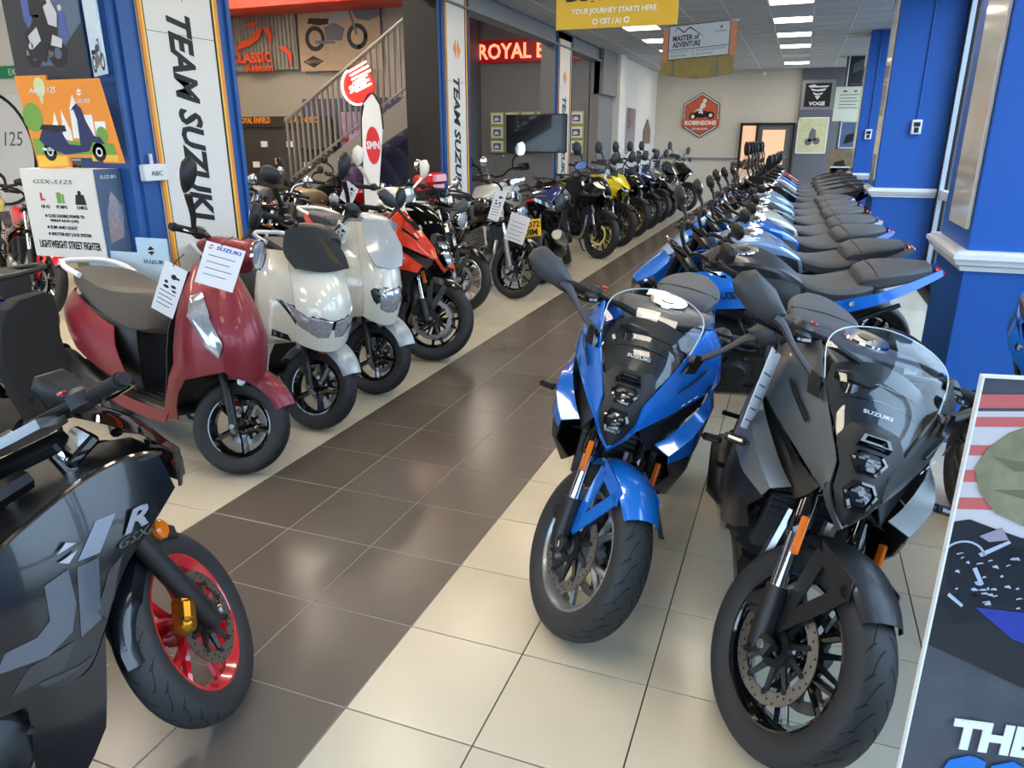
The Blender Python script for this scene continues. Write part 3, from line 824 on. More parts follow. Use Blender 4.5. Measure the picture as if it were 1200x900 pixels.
    build2(MB().patch([
        [(-.150, .080, .772), (-.23, .135, .795), (-.32, .19, .835), (-.42, .235, .87), (-.6, .25, .88)],
        [(-.150, .100, .735), (-.24, .135, .76), (-.34, .185, .81), (-.44, .23, .85), (-.6, .25, .85)],
        [(-.175, .12, .70), (-.25, .155, .735), (-.36, .21, .79), (-.46, .24, .82), (-.6, .24, .82)]], .004, 1, 2, True), 'fairing_duct', BLACK, r)
    build2(MB().patch([
        [(-.195, .138, .722), (-.245, .176, .752), (-.345, .232, .822), (-.47, .262, .872), (-.62, .258, .868), (-.74, .24, .85)],
        [(-.168, .196, .708), (-.250, .252, .768), (-.345, .272, .805), (-.47, .284, .815), (-.64, .272, .79), (-.76, .25, .77)],
        [(-.185, .202, .675), (-.270, .258, .690), (-.370, .270, .690), (-.49, .272, .68), (-.66, .262, .66), (-.76, .245, .66)]], .005, 1, 2, True), 'lower_fairing', wing, r)
    build2(MB().patch([
        [(-.187, .196, .672), (-.270, .250, .688), (-.370, .264, .688), (-.49, .266, .678), (-.66, .256, .66), (-.78, .24, .66)],
        [(-.25, .215, .60), (-.30, .245, .585), (-.40, .258, .57), (-.52, .258, .54), (-.68, .245, .52), (-.80, .225, .50)],
        [(-.33, .17, .50), (-.37, .20, .46), (-.44, .215, .43), (-.56, .21, .38), (-.70, .19, .36), (-.80, .18, .36)]], .005, 1, 2, True), 'belly_fairing', BLACKM, r)
    MB().patch([[(-.16, .06, .75), (-.19, .12, .70), (-.26, .17, .66)], [(-.24, .05, .74), (-.27, .10, .68), (-.33, .15, .64)]], .005, 1, 1, True).patch([[(-.15, .06, .75), (-.15, -.06, .75)], [(-.26, .06, .73), (-.26, -.06, .73)]], .004).build('nose_underside', BLACK, r)
    # model mark on the left wing and dashes
    f = Fr((-.29, .199, .875), (-.70, .55, .46), (-.28, .12, .95))
    text('8R', f, .075, -.004, .03, .022, BLACKP if pm is BLUEP else GREYP, up[0], 'model_mark', .2, .02)
    shapes('dash_marks', WHITEP, f, [rect(-.03 + .028 * k, -.004, -.014 + .028 * k, .001) for k in range(3)], up[0])
    # screen and the dark cowl under it
    cow = MB().patch([
        [(-.188, y, .918 + .038 * (1 - abs(y / .084) ** 2)) for y in (-.084, -.055, 0, .055, .084)],
        [(-.245 - .01 * (1 - abs(k)), .118 * k, .965 + .032 * (1 - k * k)) for k in (-1, -.6, 0, .6, 1)],
        [(-.325 - .01 * (1 - abs(k)), .142 * k, 1.015 + .035 * (1 - k * k)) for k in (-1, -.6, 0, .6, 1)],
        [(-.400 - .012 * (1 - abs(k)), .125 * k, 1.052 + .036 * (1 - k * k)) for k in (-1, -.6, 0, .6, 1)]], .006, 1, 2).build('dash_cowl', BLACKM, r)
    MB().tube([(-.325, .142 * k, 1.018 + .035 * (1 - k * k)) for k in (-1, -.6, 0, .6, 1)], .004, 6).build('cowl_step', BLACKG, cow)
    MB().tube([(-.275, .126 * k, .987 + .033 * (1 - k * k)) for k in (-.8, -.5, 0, .5, .8)], .003, 6).build('cowl_step', BLACKG, cow)
    f = Fr((-.232, -.052, .976), (0, 1, 0), (-.84, 0, .54)); text('SUZUKI', f, 0.012, .006, .08, .013, WHITEP, cow, bold=.01, d=.012)
    MB().patch([[(-.425, -.075, 1.055), (-.425, .075, 1.055)], [(-.45, -.075, 1.09), (-.45, .075, 1.09)]], .012).build('dash_screen', BLACKG, r)
    scr = []
    for row in ([(-.184, .090, .916), (-.203, .060, .962), (-.205, .0, .966)], [(-.285, .158, 1.036), (-.262, .092, 1.062), (-.258, 0, 1.066)], [(-.362, .172, 1.112), (-.355, .105, 1.138), (-.355, 0, 1.146)], [(-.408, .150, 1.150), (-.44, .09, 1.176), (-.452, 0, 1.188)]):
        scr.append([(x, -y, z) for x, y, z in row] + [row[1], row[0]])
    sc = MB().patch(scr, .003, 3, 2).build('windscreen', screen or CLEAR, r)
    rim_ = [p for p in scr[3]]
    MB().tube([scr[1][0], scr[2][0], scr[3][0], scr[3][1], scr[3][2], scr[3][3], scr[3][4], scr[2][4], scr[1][4]], .0022, 6, m=3).build('screen_edge', mat('screen_edge_acrylic', (190, 200, 210), .15, var=.05, coat=1), sc)
    # mirrors on the fairing
    leaf_mirror(r, None, 0, MIRR, DKGREY, .035, [(-.283, .160, 1.022), (-.29, .195, 1.035), (-.31, .262, 1.085), (-.325, .31, 1.132), (-.325, .345, 1.152)], -.33)
    b = MB()
    for sg in (-1, 1):
        f = Fr((-.268, sg * .176, 1.012), (-.45, sg * .55, .0), (-.55, sg * .22, .8)) if sg > 0 else Fr((-.268, -.176, 1.012), (.45, .55, .0), (-.55, -.22, .8))
        b.prism([(-.028, -.035), (.028, -.035), (.034, .03), (-.02, .04)], f, -.01, .018)
    build2(b, 'mirror_base', BLACKG, r)
    indicators(r, [((-.30, .235, .765), (-.03, .11, -.006))], BLACK, LENSD)
    # tank, seats, tail
    t = tank(r, [(-.44, halfsec(.10, 1.055, .93)), (-.54, halfsec(.16, 1.092, .86)), (-.68, halfsec(.185, 1.098, .82)), (-.84, halfsec(.165, 1.06, .80)), (-.96, halfsec(.105, .985, .80)), (-1.0, halfsec(.09, .94, .80))], TANKG, (-.655, 1.108))
    build2(MB().patch([[(-.46, .125, 1.06), (-.60, .175, 1.075), (-.75, .178, 1.06), (-.93, .125, .98)], [(-.50, .20, .98), (-.62, .225, .98), (-.76, .215, .96), (-.92, .15, .91)], [(-.56, .235, .88), (-.66, .235, .87), (-.78, .215, .86), (-.92, .155, .84)]], .005, 2, 2, True), 'tank_cover', pm, r)
    tail_unit(r, pm, seatm)
    for f_ in (engine, frame): f_(r)
    rear_end(r, 1.5, .32, .19, rimm, 'y', hero=0)
    return r
def tail_unit(r, pm, seatm, plate=True):
    seat(r, [(-.94, halfsec(.06, .985, .88)), (-1.0, halfsec(.10, .955, .87)), (-1.12, halfsec(.15, .940, .86)), (-1.24, halfsec(.165, .955, .87)), (-1.33, halfsec(.14, .975, .89))],
         [(-1.26, halfsec(.105, .985, .94)), (-1.28, halfsec(.125, 1.015, .93)), (-1.37, halfsec(.148, 1.042, .94)), (-1.51, halfsec(.125, 1.055, .97)), (-1.63, halfsec(.07, 1.058, 1.0))], seatm)
    MB().tube([(-1.335, .141 * k, 1.020 + .016 * (1 - k * k)) for k in (-1.0, -.6, 0, .6, 1.0)], .0035, 6, m=2).build('seat_seam', SEATD, r)
    tl = build2(MB().patch([[(-1.02, .165, .855), (-1.20, .172, .895), (-1.38, .15, .935), (-1.55, .105, .99), (-1.69, .05, 1.035)], [(-1.05, .17, .785), (-1.22, .178, .825), (-1.40, .16, .88), (-1.57, .11, .945), (-1.70, .055, 1.0)], [(-1.10, .10, .77), (-1.24, .11, .80), (-1.41, .10, .86), (-1.57, .07, .925), (-1.69, .04, .99)]], .005, 1, 2, True), 'tail_fairing', pm, r)
    for sg, q in ((1, tl[0]), (-1, tl[1])): MB().lathe([(0, sg * .188), (.014, sg * .188), (.017, sg * .178)], (-1.22, 0, .875), n=12).build('tail_bolt', CHROME, q)
    MB().box((-1.695, 0, 1.01), (.03, .10, .03), bv=.008).build('tail_light', REDL, r)
    if not plate: return
    MB().tube([(-1.52, 0, .92), (-1.64, 0, .78)], .02, 6).box((-1.68, 0, .70), (.012, .17, .16), Matrix.Rotation(.3, 4, 'Y')).build('plate_holder', BLACK, r)
    indicators(r, [((-1.63, .02, .80), (0, .10, 0))], BLACK, AMBER)

def put(r, x, y, psi, lean, dz=0.0, k=1.0):
    """heading psi degrees from -Y toward +X, leaning lean degrees to its own left"""
    a = math.radians(psi); f = Vector((math.sin(a), -math.cos(a), 0)); l = Vector((-f.y, f.x, 0)); q = math.radians(lean)
    ay = l * math.cos(q) + Vector((0, 0, -math.sin(q))); az = l * math.sin(q) + Vector((0, 0, math.cos(q)))
    M = Matrix((f, ay, az)).transposed().to_4x4(); M = M @ Matrix.Scale(k, 4); M.translation = Vector((x, y, dz))
    r.matrix_world = M
    return r
hb = sport_bike('glossy blue faired sport motorcycle with clear screen standing on cream tiles', BLUEP, BLUEP, BLUEP, SILVERR, 40, fx=-.05)
put(hb, .492, .621, -.3, 11.6)
hd = sport_bike('matt grey and black faired sport motorcycle beside the display board', GREYP, GREYL, BLACKM, BLACKG, 27, fx=-.03)
put(hd, 1.18, .316, 6.2, 15.2)
# ================================================================ OTHER MOTORCYCLES AND SCOOTERS
SMIR = [(.47, 1.20), (.455, 1.232), (.42, 1.245), (.365, 1.225), (.335, 1.195), (.36, 1.175), (.42, 1.17)]
def bar_mirrors(r, M, y=.40, z=1.24, x=-.40, k=1.0, m=BLACK, hz=1.12, rnd=False, tall=1.0):
    if rnd: O = [(y + .055 * k * math.cos(a), z + .055 * k * math.sin(a)) for a in np.linspace(0, 2 * PI, 14, endpoint=False)]
    else: O = [(y + k * a, z + k * b * tall) for a, b in ((.065, -.012), (.07, .018), (.045, .038), (-.02, .036), (-.06, .012), (-.062, -.018), (-.03, -.034), (.03, -.036))]
    leaf_mirror(r, M, 0, O, m, .025, [(x + .0, y - .16, hz), (x - .005, y - .13, (hz + z) / 2), (x, y - .03 * k, z - .03 * k)], x)
def round_lamp(r, M, x, z, rad=.085, m=BLACK, ringm=CHROME):
    h = MB().lathe([(.0, -.13), (rad * .55, -.12), (rad * .95, -.06), (rad, 0), (rad, .01)], (x, 0, z), (1, 0, 0), n=20).build('headlight', m, r, M=M)
    MB().lathe([(rad * .9, .008), (rad * 1.04, .012), (rad * 1.04, -.004), (rad * .98, -.012)], (x, 0, z), (1, 0, 0), n=20, ring=True).build('headlight_ring', ringm, h)
    MB().lathe([(0, .022), (rad * .5, .018), (rad * .92, .005)], (x, 0, z), (1, 0, 0), n=20).build('headlight_lens', LENS, h)

def naked_bike(label, pm, topm, rimm=BLACKG, group=None, seatm=SEATV, steer=14, shroud=None, plate=False):
    r = thing('naked_motorcycle', label, 'motorcycle', group=group); R = .32; S = steerM(steer); sh = shroud or pm
    wheel(r, 'front_wheel', 0, R, R, .13, .228, rimm, 'y', 2, S, n=32)
    fork(r, S, R, (-.31, 1.05), True, m_up=SATIN)
    caliper(r, S, R, -1, BLACK, -.115, .06)
    fender(r, S, R, .125, BLACK, -35, 40, .02)
    bars(r, S, 'wide', -.34, 1.10, .42, .05, .13)
    bar_mirrors(r, S, .44, 1.27, -.40, 1.3)
    for z in (.90, .80):
        h = MB().box((-.10, 0, z), (.12, .13, .075), Matrix.Rotation(-.35, 4, 'Y'), bv=.018).build('headlight', BLACKG, r, M=S)
        MB().box((-.043, 0, z - .02), (.012, .09, .045), Matrix.Rotation(-.35, 4, 'Y'), bv=.005).build('headlight_lens', LENSD, h)
    MB().patch([[(-.05, -.05, .95), (-.04, 0, .955), (-.05, .05, .95)], [(-.14, -.09, 1.01), (-.13, 0, 1.025), (-.14, .09, 1.01)], [(-.22, -.08, 1.08), (-.22, 0, 1.10), (-.22, .08, 1.08)]], .006, 2, 2).build('fly_screen', sh, r, M=S)
    MB().box((-.27, 0, 1.13), (.02, .17, .11), Matrix.Rotation(.9, 4, 'Y'), bv=.006).build('dash_screen', BLACKG, r, M=S)
    tank(r, [(-.42, halfsec(.11, 1.06, .93)), (-.54, halfsec(.17, 1.092, .86)), (-.68, halfsec(.20, 1.098, .82)), (-.84, halfsec(.175, 1.05, .80)), (-.96, halfsec(.11, .97, .80)), (-1.0, halfsec(.09, .93, .80))], topm, (-.655, 1.106))
    tc_ = MB().patch([[(-.26, .15, 1.00), (-.44, .19, 1.04), (-.60, .215, 1.04), (-.72, .214, 1.02)], [(-.16, .21, .92), (-.40, .255, .96), (-.58, .26, .96), (-.72, .235, .94)], [(-.20, .20, .80), (-.42, .25, .84), (-.60, .25, .85), (-.74, .22, .85)]], .006, 2, 2, True)
    tcv = build2(tc_, 'tank_shroud', sh, r)
    build2(MB().patch([[(-.70, .215, 1.02), (-.84, .185, 1.0), (-.95, .13, .95)], [(-.72, .235, .92), (-.84, .21, .90), (-.97, .15, .87)], [(-.74, .20, .80), (-.86, .19, .79), (-.99, .14, .79)]], .006, 2, 2, True), 'tank_cover', BLACKM, r)
    f = Fr((-.44, -.262, .905), (-.99, 0, .05), (-.05, .05, .99)); f.n = np.array((0, -1, 0.0))
    f2 = Fr((-.62, .262, .905), (.99, 0, -.05), (-.05, -.05, .99)); f2.n = np.array((0, 1, 0.0))
    f0 = Fr((-.24, -.258, .88), (-.99, -.02, .08), (.05, .05, .99)); text('SUZUKI', f0, .06, .01, .24, .04, BLACKP, tcv[1], shear=.2, bold=.02, d=.004)
    text('SUZUKI', f2, -.06, .01, .24, .04, BLACKP, tcv[0], shear=.2, bold=.02, d=.004)
    tail_unit(r, pm, seatm, plate)
    engine(r); frame(r); rear_end(r, 1.5, .325, .19, rimm, 'y')
    return r

def adventure_bike(label, pm, rimm=BLACK, style='wire', group=None, steer=10, screen=True, tall=1.0, beak=True, handguards=True, rack=True, forkm=BLACKG, seatm=SEATD, discm=None, screenm=None):
    r = thing('adventure_motorcycle', label, 'motorcycle', group=group); R = .335; S = steerM(steer)
    wheel(r, 'front_wheel', 0, R, R, .115, .25, rimm, style, 2, S, n=36, disc_m=discm)
    fork(r, S, R, (-.34, 1.15), True, m_up=forkm)
    caliper(r, S, R, -1, BLACK, -.115, .06)
    fender(r, S, R, .115, pm if not beak else BLACK, -40, 40, .03)
    bars(r, S, 'wide', -.37, 1.22, .43, .06, .12)
    bar_mirrors(r, S, .40, 1.50, -.42, 1.25, hz=1.28, tall=2.0)
    if handguards:
        g = MB()
        for sg in (-1, 1): g.patch([[(-.30, sg * .28, 1.33), (-.26, sg * .36, 1.33), (-.36, sg * .46, 1.31)], [(-.30, sg * .28, 1.24), (-.25, sg * .36, 1.23), (-.36, sg * .46, 1.23)]], .005, 1, 3)
        build2(g, 'hand_guard', BLACK, r, S)
    b = MB().patch([[(.10, -.02, .93), (.11, 0, .94), (.10, .02, .93)], [(-.02, -.09, .99), (-.01, 0, 1.03), (-.02, .09, .99)], [(-.16, -.14, 1.05), (-.15, 0, 1.10), (-.16, .14, 1.05)], [(-.24, -.14, 1.13), (-.25, 0, 1.17), (-.24, .14, 1.13)]], .008, 2, 2).build('front_cowl', pm, r)
    h = MB().box((-.03, 0, .94), (.10, .15, .11), Matrix.Rotation(-.3, 4, 'Y'), bv=.02).build('headlight', BLACKG, r)
    MB().box((.02, 0, .925), (.012, .11, .075), Matrix.Rotation(-.3, 4, 'Y'), bv=.008).build('headlight_lens', LENS, h)
    if screen:
        s = MB().patch([[(-.15, -.12, 1.10), (-.13, 0, 1.13), (-.15, .12, 1.10)], [(-.22, -.16, 1.28), (-.20, 0, 1.30), (-.22, .16, 1.28)], [(-.29, -.13, 1.46), (-.28, 0, 1.49), (-.29, .13, 1.46)]], .004, 3, 3).build('windscreen', screenm or CLEAR, r)
    sd = MB().patch([[(.02, .07, .96), (-.20, .16, 1.06), (-.42, .23, 1.08), (-.70, .22, 1.05)], [(-.05, .11, .88), (-.25, .22, .92), (-.46, .26, .95), (-.72, .24, .93)], [(-.14, .10, .78), (-.30, .20, .70), (-.50, .24, .76), (-.74, .21, .83)]], .006, 2, 2, True)
    build2(sd, 'side_cowl', pm, r)
    tank(r, [(-.40, halfsec(.13, 1.12, .98)), (-.56, halfsec(.19, 1.14, .90)), (-.74, halfsec(.20, 1.12, .86)), (-.92, halfsec(.14, 1.02, .84)), (-1.0, halfsec(.10, .97, .84))], pm, (-.66, 1.142))
    seat(r, [(-.92, halfsec(.09, 1.0, .88)), (-1.05, halfsec(.13, .95, .87)), (-1.25, halfsec(.17, .93, .86)), (-1.38, halfsec(.16, .95, .87))], [(-1.34, halfsec(.12, .97, .90)), (-1.40, halfsec(.155, 1.02, .92)), (-1.6, halfsec(.155, 1.05, .94)), (-1.80, halfsec(.12, 1.06, .97))], seatm)
    build2(MB().patch([[(-1.05, .16, .86), (-1.4, .175, .92), (-1.75, .14, .98), (-1.92, .06, 1.02)], [(-1.1, .15, .74), (-1.42, .17, .82), (-1.75, .13, .90), (-1.93, .06, .97)]], .006, 2, 2, True), 'tail_fairing', pm, r)
    if rack:
        k = MB()
        for sg in (-1, 1): k.tube([(-1.35, sg * .19, .95), (-1.5, sg * .21, 1.02), (-1.8, sg * .19, 1.08), (-1.98, sg * .10, 1.10)], .014, 6, m=3)
        build2(k, 'grab_rail', BLACK, r)
        MB().box((-1.88, 0, 1.085), (.22, .22, .018), bv=.006).build('rear_rack', BLACK, r)
    MB().box((-1.95, 0, .99), (.03, .10, .03), bv=.008).build('tail_light', REDL, r)
    indicators(r, [((-.16, .2, .92), (0, .10, 0)), ((-1.9, .05, .85), (0, .11, 0))], BLACK, AMBER)
    engine(r, m=GUN); frame(r, hz=1.05); rear_end(r, 1.53, .33, .15, rimm, style if style != 'wire' else 'wire', exhaust='high', exm=STEEL)
    return r

def roadster(label, tm, fendm=BLACKG, style='wire', group=None, steer=18, chrome=True, seatm=SEATD, rimm=None, mir=True, screen=False, name='classic_motorcycle', fat=1.0):
    r = thing(name, label, 'motorcycle', group=group); R = .325; S = steerM(steer)
    bm = CHROME if chrome else SATIN
    wheel(r, 'front_wheel', 0, R, R, .105 * fat, .245, rimm or (CHROME if style == 'wire' else BLACKG), style, 1, S, n=36)
    fork(r, S, R, (-.32, 1.02), False, m_low=ALU if chrome else BLACK, m_up=BLACKG, yo=.10)
    caliper(r, S, R, -1, BLACK, -.11, .05)
    fender(r, S, R, .12 * fat, fendm, -48, 68, .02, edge=.03)
    bars(r, S, 'wide', -.36, 1.08, .40, .11, .18)
    if mir: bar_mirrors(r, S, .40, 1.36, -.46, 1.0, bm if chrome else BLACK, hz=1.2, rnd=True)
    round_lamp(r, S, -.10, .93, .088, BLACKG, bm)
    for sg in (-1, 1): MB().lathe([(.0, -.04), (.04, -.03), (.045, .02), (.047, .03), (.0, .034)], (-.26, sg * .055, 1.10), (-.35, 0, .94), n=14).build('instrument', BLACKG if sg > 0 else bm, r, M=S)
    tank(r, [(-.40, halfsec(.05, .98, .90)), (-.46, halfsec(.12, 1.02, .84)), (-.60, halfsec(.165, 1.045, .80)), (-.78, halfsec(.155, 1.01, .80)), (-.94, halfsec(.10, .93, .80)), (-1.0, halfsec(.06, .88, .80))], tm, (-.62, 1.052), bm)
    MB().body([(-.94, halfsec(.08, .88, .80)), (-1.05, halfsec(.13, .86, .77)), (-1.25, halfsec(.155, .86, .77)), (-1.40, halfsec(.15, .90, .80)), (-1.65, halfsec(.14, .92, .83)), (-1.78, halfsec(.09, .91, .85))], 3, 3).build('dual_seat', seatm, r)
    build2(MB().patch([[(-.92, .13, .78), (-1.05, .15, .78), (-1.2, .14, .76)], [(-.94, .15, .66), (-1.06, .165, .64), (-1.18, .15, .66)], [(-.98, .13, .56), (-1.07, .14, .54), (-1.14, .13, .58)]], .006, 2, 2, True), 'side_cover', tm, r)
    rows = []
    for a in np.linspace(-40, 95, 10):
        q = math.radians(a); rr_ = .375
        rows.append([(-1.46 - math.sin(q) * (rr_ + d), y, .33 + math.cos(q) * (rr_ + d)) for y, d in ((-.085, -.04), (-.075, -.01), (0, .01), (.075, -.01), (.085, -.04))])
    MB().patch(rows, .004, 1, 2).build('rear_fender', fendm, r)
    MB().lathe([(0, .03), (.035, .025), (.04, 0), (.03, -.03)], (-1.86, 0, .62), (-1, 0, .2), n=12).build('tail_light', REDL, r)
    indicators(r, [((-.16, .12, .86), (0, .10, 0)), ((-1.78, .06, .66), (0, .11, 0))], bm, AMBER)
    engine(r, True, ALU if chrome else GUN); frame(r, BLACKG)
    rear_end(r, 1.46, .33, .13, rimm or (CHROME if style == 'wire' else BLACKG), style, exhaust='high', exm=CHROME if chrome else BLACK)
    if screen: MB().patch([[(-.14, -.15, 1.06), (-.12, 0, 1.06), (-.14, .15, 1.06)], [(-.22, -.19, 1.28), (-.19, 0, 1.30), (-.22, .19, 1.28)], [(-.28, -.14, 1.46), (-.26, 0, 1.50), (-.28, .14, 1.46)]], .004, 3, 3).build('windscreen', CLEAR, r, M=S)
    return r

# ---------------------------------------------------------------- scooters
def front_fn(lv):
    zs = [l[0] for l in lv]
    def f(y, z):
        xc = np.interp(z, zs, [l[1] for l in lv]); xe = np.interp(z, zs, [l[2] for l in lv]); we = np.interp(z, zs, [l[3] for l in lv])
        return xc + (xe - xc) * (abs(y) / we) ** 2
    return f
def sub2(poly, k=3):
    P = np.array(list(poly) + [poly[0]], float); out = []
    for a, b in zip(P[:-1], P[1:]): out += [tuple(a + (b - a) * t / k) for t in range(k)]
    return out
def fan(mb, poly, fn, d0, d1, k=4):
    """a lens lying on a curved front: rings that shrink to the middle"""
    O = np.array(sub2(poly, k)); c = O.mean(0); rings = []
    for s, d in ((1, d0), (1, d1 * .7), (.85, d1), (.5, d1), (.1, d1)): rings.append([fn(a, b, d) for a, b in c + (O - c) * s])
    return mb.loft(rings)
def scooter(kind, label, pm, pm2=None, group=None, steer=0, seatm=SEATD, rail=WHITEP, tagcards=False, Rw=.255, floorm=BLACK, name='scooter', mirm=BLACK, hump=None):
    """kind: classic, touring, sporty"""
    r = thing(name, label, 'scooter', group=group); pm2 = pm2 or pm; S = steerM(steer, 26, .09); R = Rw
    wheel(r, 'front_wheel', 0, R, R, .105, R - .085, BLACKG, 'star', -1, S, n=40, disc_r=.105, hero=18 if steer else 0)
    lg = MB()
    for sg in (-1, 1): lg.tube([(-.005, sg * .085, R), (-.06, sg * .085, R + .14), (-.16, sg * .07, R + .36)], [.022, .024, .026], 10)
    build2(lg, 'fork_leg', BLACK, r, S)
    rows = []
    for a in np.linspace(-60 if kind != 'classic' else -58, 34 if kind != 'classic' else 20, 9):
        q = math.radians(a); t = (a + 55) / 75
        t = min(1, t); hw = (.082 if kind == 'classic' else .092) * (.5 + .5 * min(1, .25 + 1.6 * t)); rr_ = R + .03 + .03 * t
        rows.append([(-math.sin(q) * (rr_ + d), y * hw, R + math.cos(q) * (rr_ + d)) for y, d in ((-1, -.07), (-.97, -.03), (-.55, .004), (0, .018), (.55, .004), (.97, -.03), (1, -.07))])
    ff = MB().patch(rows, .004, 2, 1).build('front_fender', pm2, r, M=S)
    rows = [[(-math.sin(math.radians(a)) * (R + .04 + d), y * .08, R + math.cos(math.radians(a)) * (R + .04 + d)) for y, d in ((-1, -.03), (0, .01), (1, -.03))] for a in np.linspace(18, 66, 5)]
    MB().patch(rows, .004, 1, 2).build('mud_guard', BLACK if kind == 'classic' else pm2, r, M=S)
    for sg in (-1, 1): MB().lathe([(0, sg * .104), (.022, sg * .102), (.027, sg * .078)], (.0 if kind == 'classic' else .03, 0, R + .235), n=12).build('side_reflector', AMBER if kind == 'touring' else STEEL, ff)
    if kind == 'classic':
        lv = [(.58, .15, -.10, .21), (.72, .17, -.10, .215), (.86, .11, -.14, .19), (.98, .03, -.18, .14), (1.08, -.05, -.20, .085)]
    elif kind == 'touring':
        lv = [(.56, .14, -.10, .27), (.70, .20, -.12, .29), (.84, .16, -.17, .29), (.98, .03, -.23, .26), (1.06, -.05, -.26, .22)]
    else:
        lv = [(.56, .14, -.10, .22), (.70, .20, -.12, .24), (.86, .15, -.17, .24), (1.02, .05, -.22, .21), (1.16, -.08, -.26, .15)]
    fx = front_fn(lv); Z = [l[0] for l in lv]
    nz = 7; zz = np.linspace(Z[0], Z[-1], nz)
    wc = .115 if kind == 'classic' else .13
    def strip(a, b, n): return [[(fx(y, z), y, z) for y in np.linspace(a(z), b(z), n)] for z in zz]
    we = lambda z: np.interp(z, Z, [l[3] for l in lv])
    cw = lambda z: we(z) * (.55 if kind == 'classic' else .6)
    # centre panel: dips to a rounded point below
    MB().patch([[(fx(y, z) + .006, y, z - (.0 if i else .05 * (1 - (y / max(cw(z), .01)) ** 2))) for y in np.linspace(-cw(z), cw(z), 9)] for i, z in enumerate(zz)], .006, 1, 1).build('front_panel', pm, r)
    sl = []
    side = MB()
    for z in zz:
        row = [(fx(y, z), y, z) for y in np.linspace(cw(z), we(z), 4)]
        x0 = fx(we(z), z)
        k = max(.25, 1 - max(0, z - .62) * 1.7); row += [(x0 - .08 * k, we(z) * .985, z), (x0 - .17 * k, we(z) * .93, z - .01)]
        sl.append(row)
    w0 = we(Z[0])
    for z, xf, xr, yy in ((.51, -.15, -.31, .205), (.42, -.235, -.355, .198), (.34, -.275, -.395, .190), (.26, -.285, -.44, .182)):
        sl.insert(0, [(xf + (xr - xf) * k / 5, yy + .006 * math.sin(PI * k / 5), z - .004 * k) for k in range(6)])
    side.patch(sl, .006, 1, 1, True)
    ls = build2(side, 'leg_shield', pm, r)
    P = lambda a, b, d: (fx(a, b) + d, a, b)
    if kind == 'classic':
        for sg in (-1, 1):
            poly = [(sg * .122, .955), (sg * .155, .93), (sg * .188, .84), (sg * .168, .70), (sg * .135, .65), (sg * .125, .72), (sg * .138, .84)]
            o = fan(MB(), poly, P, -.004, .014).build('indicator_lens', LENS, ls[0 if sg > 0 else 1])
    elif kind == 'touring':
        h = fan(MB(), [(-.24, .80), (-.13, .72), (0, .70), (.13, .72), (.24, .80), (.17, .66), (.07, .575), (-.07, .575), (-.17, .66)], P, -.01, .012, 3).build('headlight', BLACKG, r)
        for sg in (-1, 1):
            fan(MB(), [(sg * .228, .80), (sg * .12, .715), (sg * .01, .695), (sg * .01, .585), (sg * .075, .585), (sg * .165, .66)], P, .008, .02, 3).build('headlight_lens', LENS, h)
            fan(MB(), [(sg * .20, .60), (sg * .255, .62), (sg * .255, .58), (sg * .18, .56)], P, -.002, .012, 2).build('indicator_lens', LENSD, ls[0 if sg > 0 else 1])
        MB().patch([[(.05, -.17, .98), (.08, 0, .96), (.05, .17, .98)], [(-.06, -.19, 1.06), (-.01, 0, 1.07), (-.06, .19, 1.06)], [(-.16, -.13, 1.18), (-.12, 0, 1.20), (-.16, .13, 1.18)]], .005, 3, 3).build('windscreen', mat('dark_smoke_screen', (42, 46, 50), .06, coat=1, var=.1), r)
        f = Fr((fx(0, .80) + .008, -.02, .80), (0, 1, 0), (-.3, 0, .95))
        shapes('maker_emblem', STEEL, f, [[(.0, .012), (.022, .034), (.044, .022), (.022, .02)], [(.044, .006), (.022, -.016), (0, -.004), (.022, -.002)]], r, .002, .006)
    else:
        h = fan(MB(), [(-.13, .80), (0, .77), (.13, .80), (.10, .60), (.04, .56), (-.04, .56), (-.10, .60)], P, -.01, .014, 3).build('headlight', BLACKG, r)
        fan(MB(), [(-.085, .765), (.085, .765), (.07, .62), (.03, .59), (-.03, .59), (-.07, .62)], P, .01, .022, 3).build('headlight_lens', LENS, h)
        MB().patch([[(.13, -.10, .90), (.15, 0, .88), (.13, .10, .90)], [(.06, -.14, 1.02), (.08, 0, 1.02), (.06, .14, 1.02)], [(-.06, -.10, 1.17), (-.03, 0, 1.18), (-.06, .10, 1.17)]], .008, 2, 2).build('nose_shield', pm2, r)
    MB().patch([[(-.22, y, 1.04) for y in (-.12, 0, .12)], [(-.30, y * 1.6, .75) for y in (-.12, 0, .12)], [(-.36, y * 1.55, .50) for y in (-.12, 0, .12)], [(-.42, y * 1.5, .27) for y in (-.12, 0, .12)]], .01, 2, 2).build('inner_panel', BLACK, r)
    MB().patch([[(.02, y, .58) for y in (-.10, 0, .10)], [(-.10, y, .62) for y in (-.10, 0, .10)], [(-.30, y, .50) for y in (-.10, 0, .10)]], .01, 2, 2).build('wheel_arch', BLACK, r)
    MB().tube([(-.04, 0, R + .30), (-.24, 0, 1.10)], .035, 10).build('steering_stem', BLACK, r)
    # handlebar cover, lamp, grips, mirrors
    hz = 1.17
    MB().body([(-.08, [(0, hz - .01), (.05, hz - .02), (.06, hz - .06), (0, hz - .10)]), (-.14, [(0, hz + .05), (.10, hz + .02), (.13, hz - .04), (0, hz - .12)]), (-.25, [(0, hz + .06), (.14, hz + .03), (.17, hz - .02), (0, hz - .10)]), (-.34, [(0, hz + .02), (.10, hz + .005), (.11, hz - .03), (0, hz - .06)])], 3, 3).build('handlebar_cover', pm if kind != 'touring' else BLACK, r, M=S)
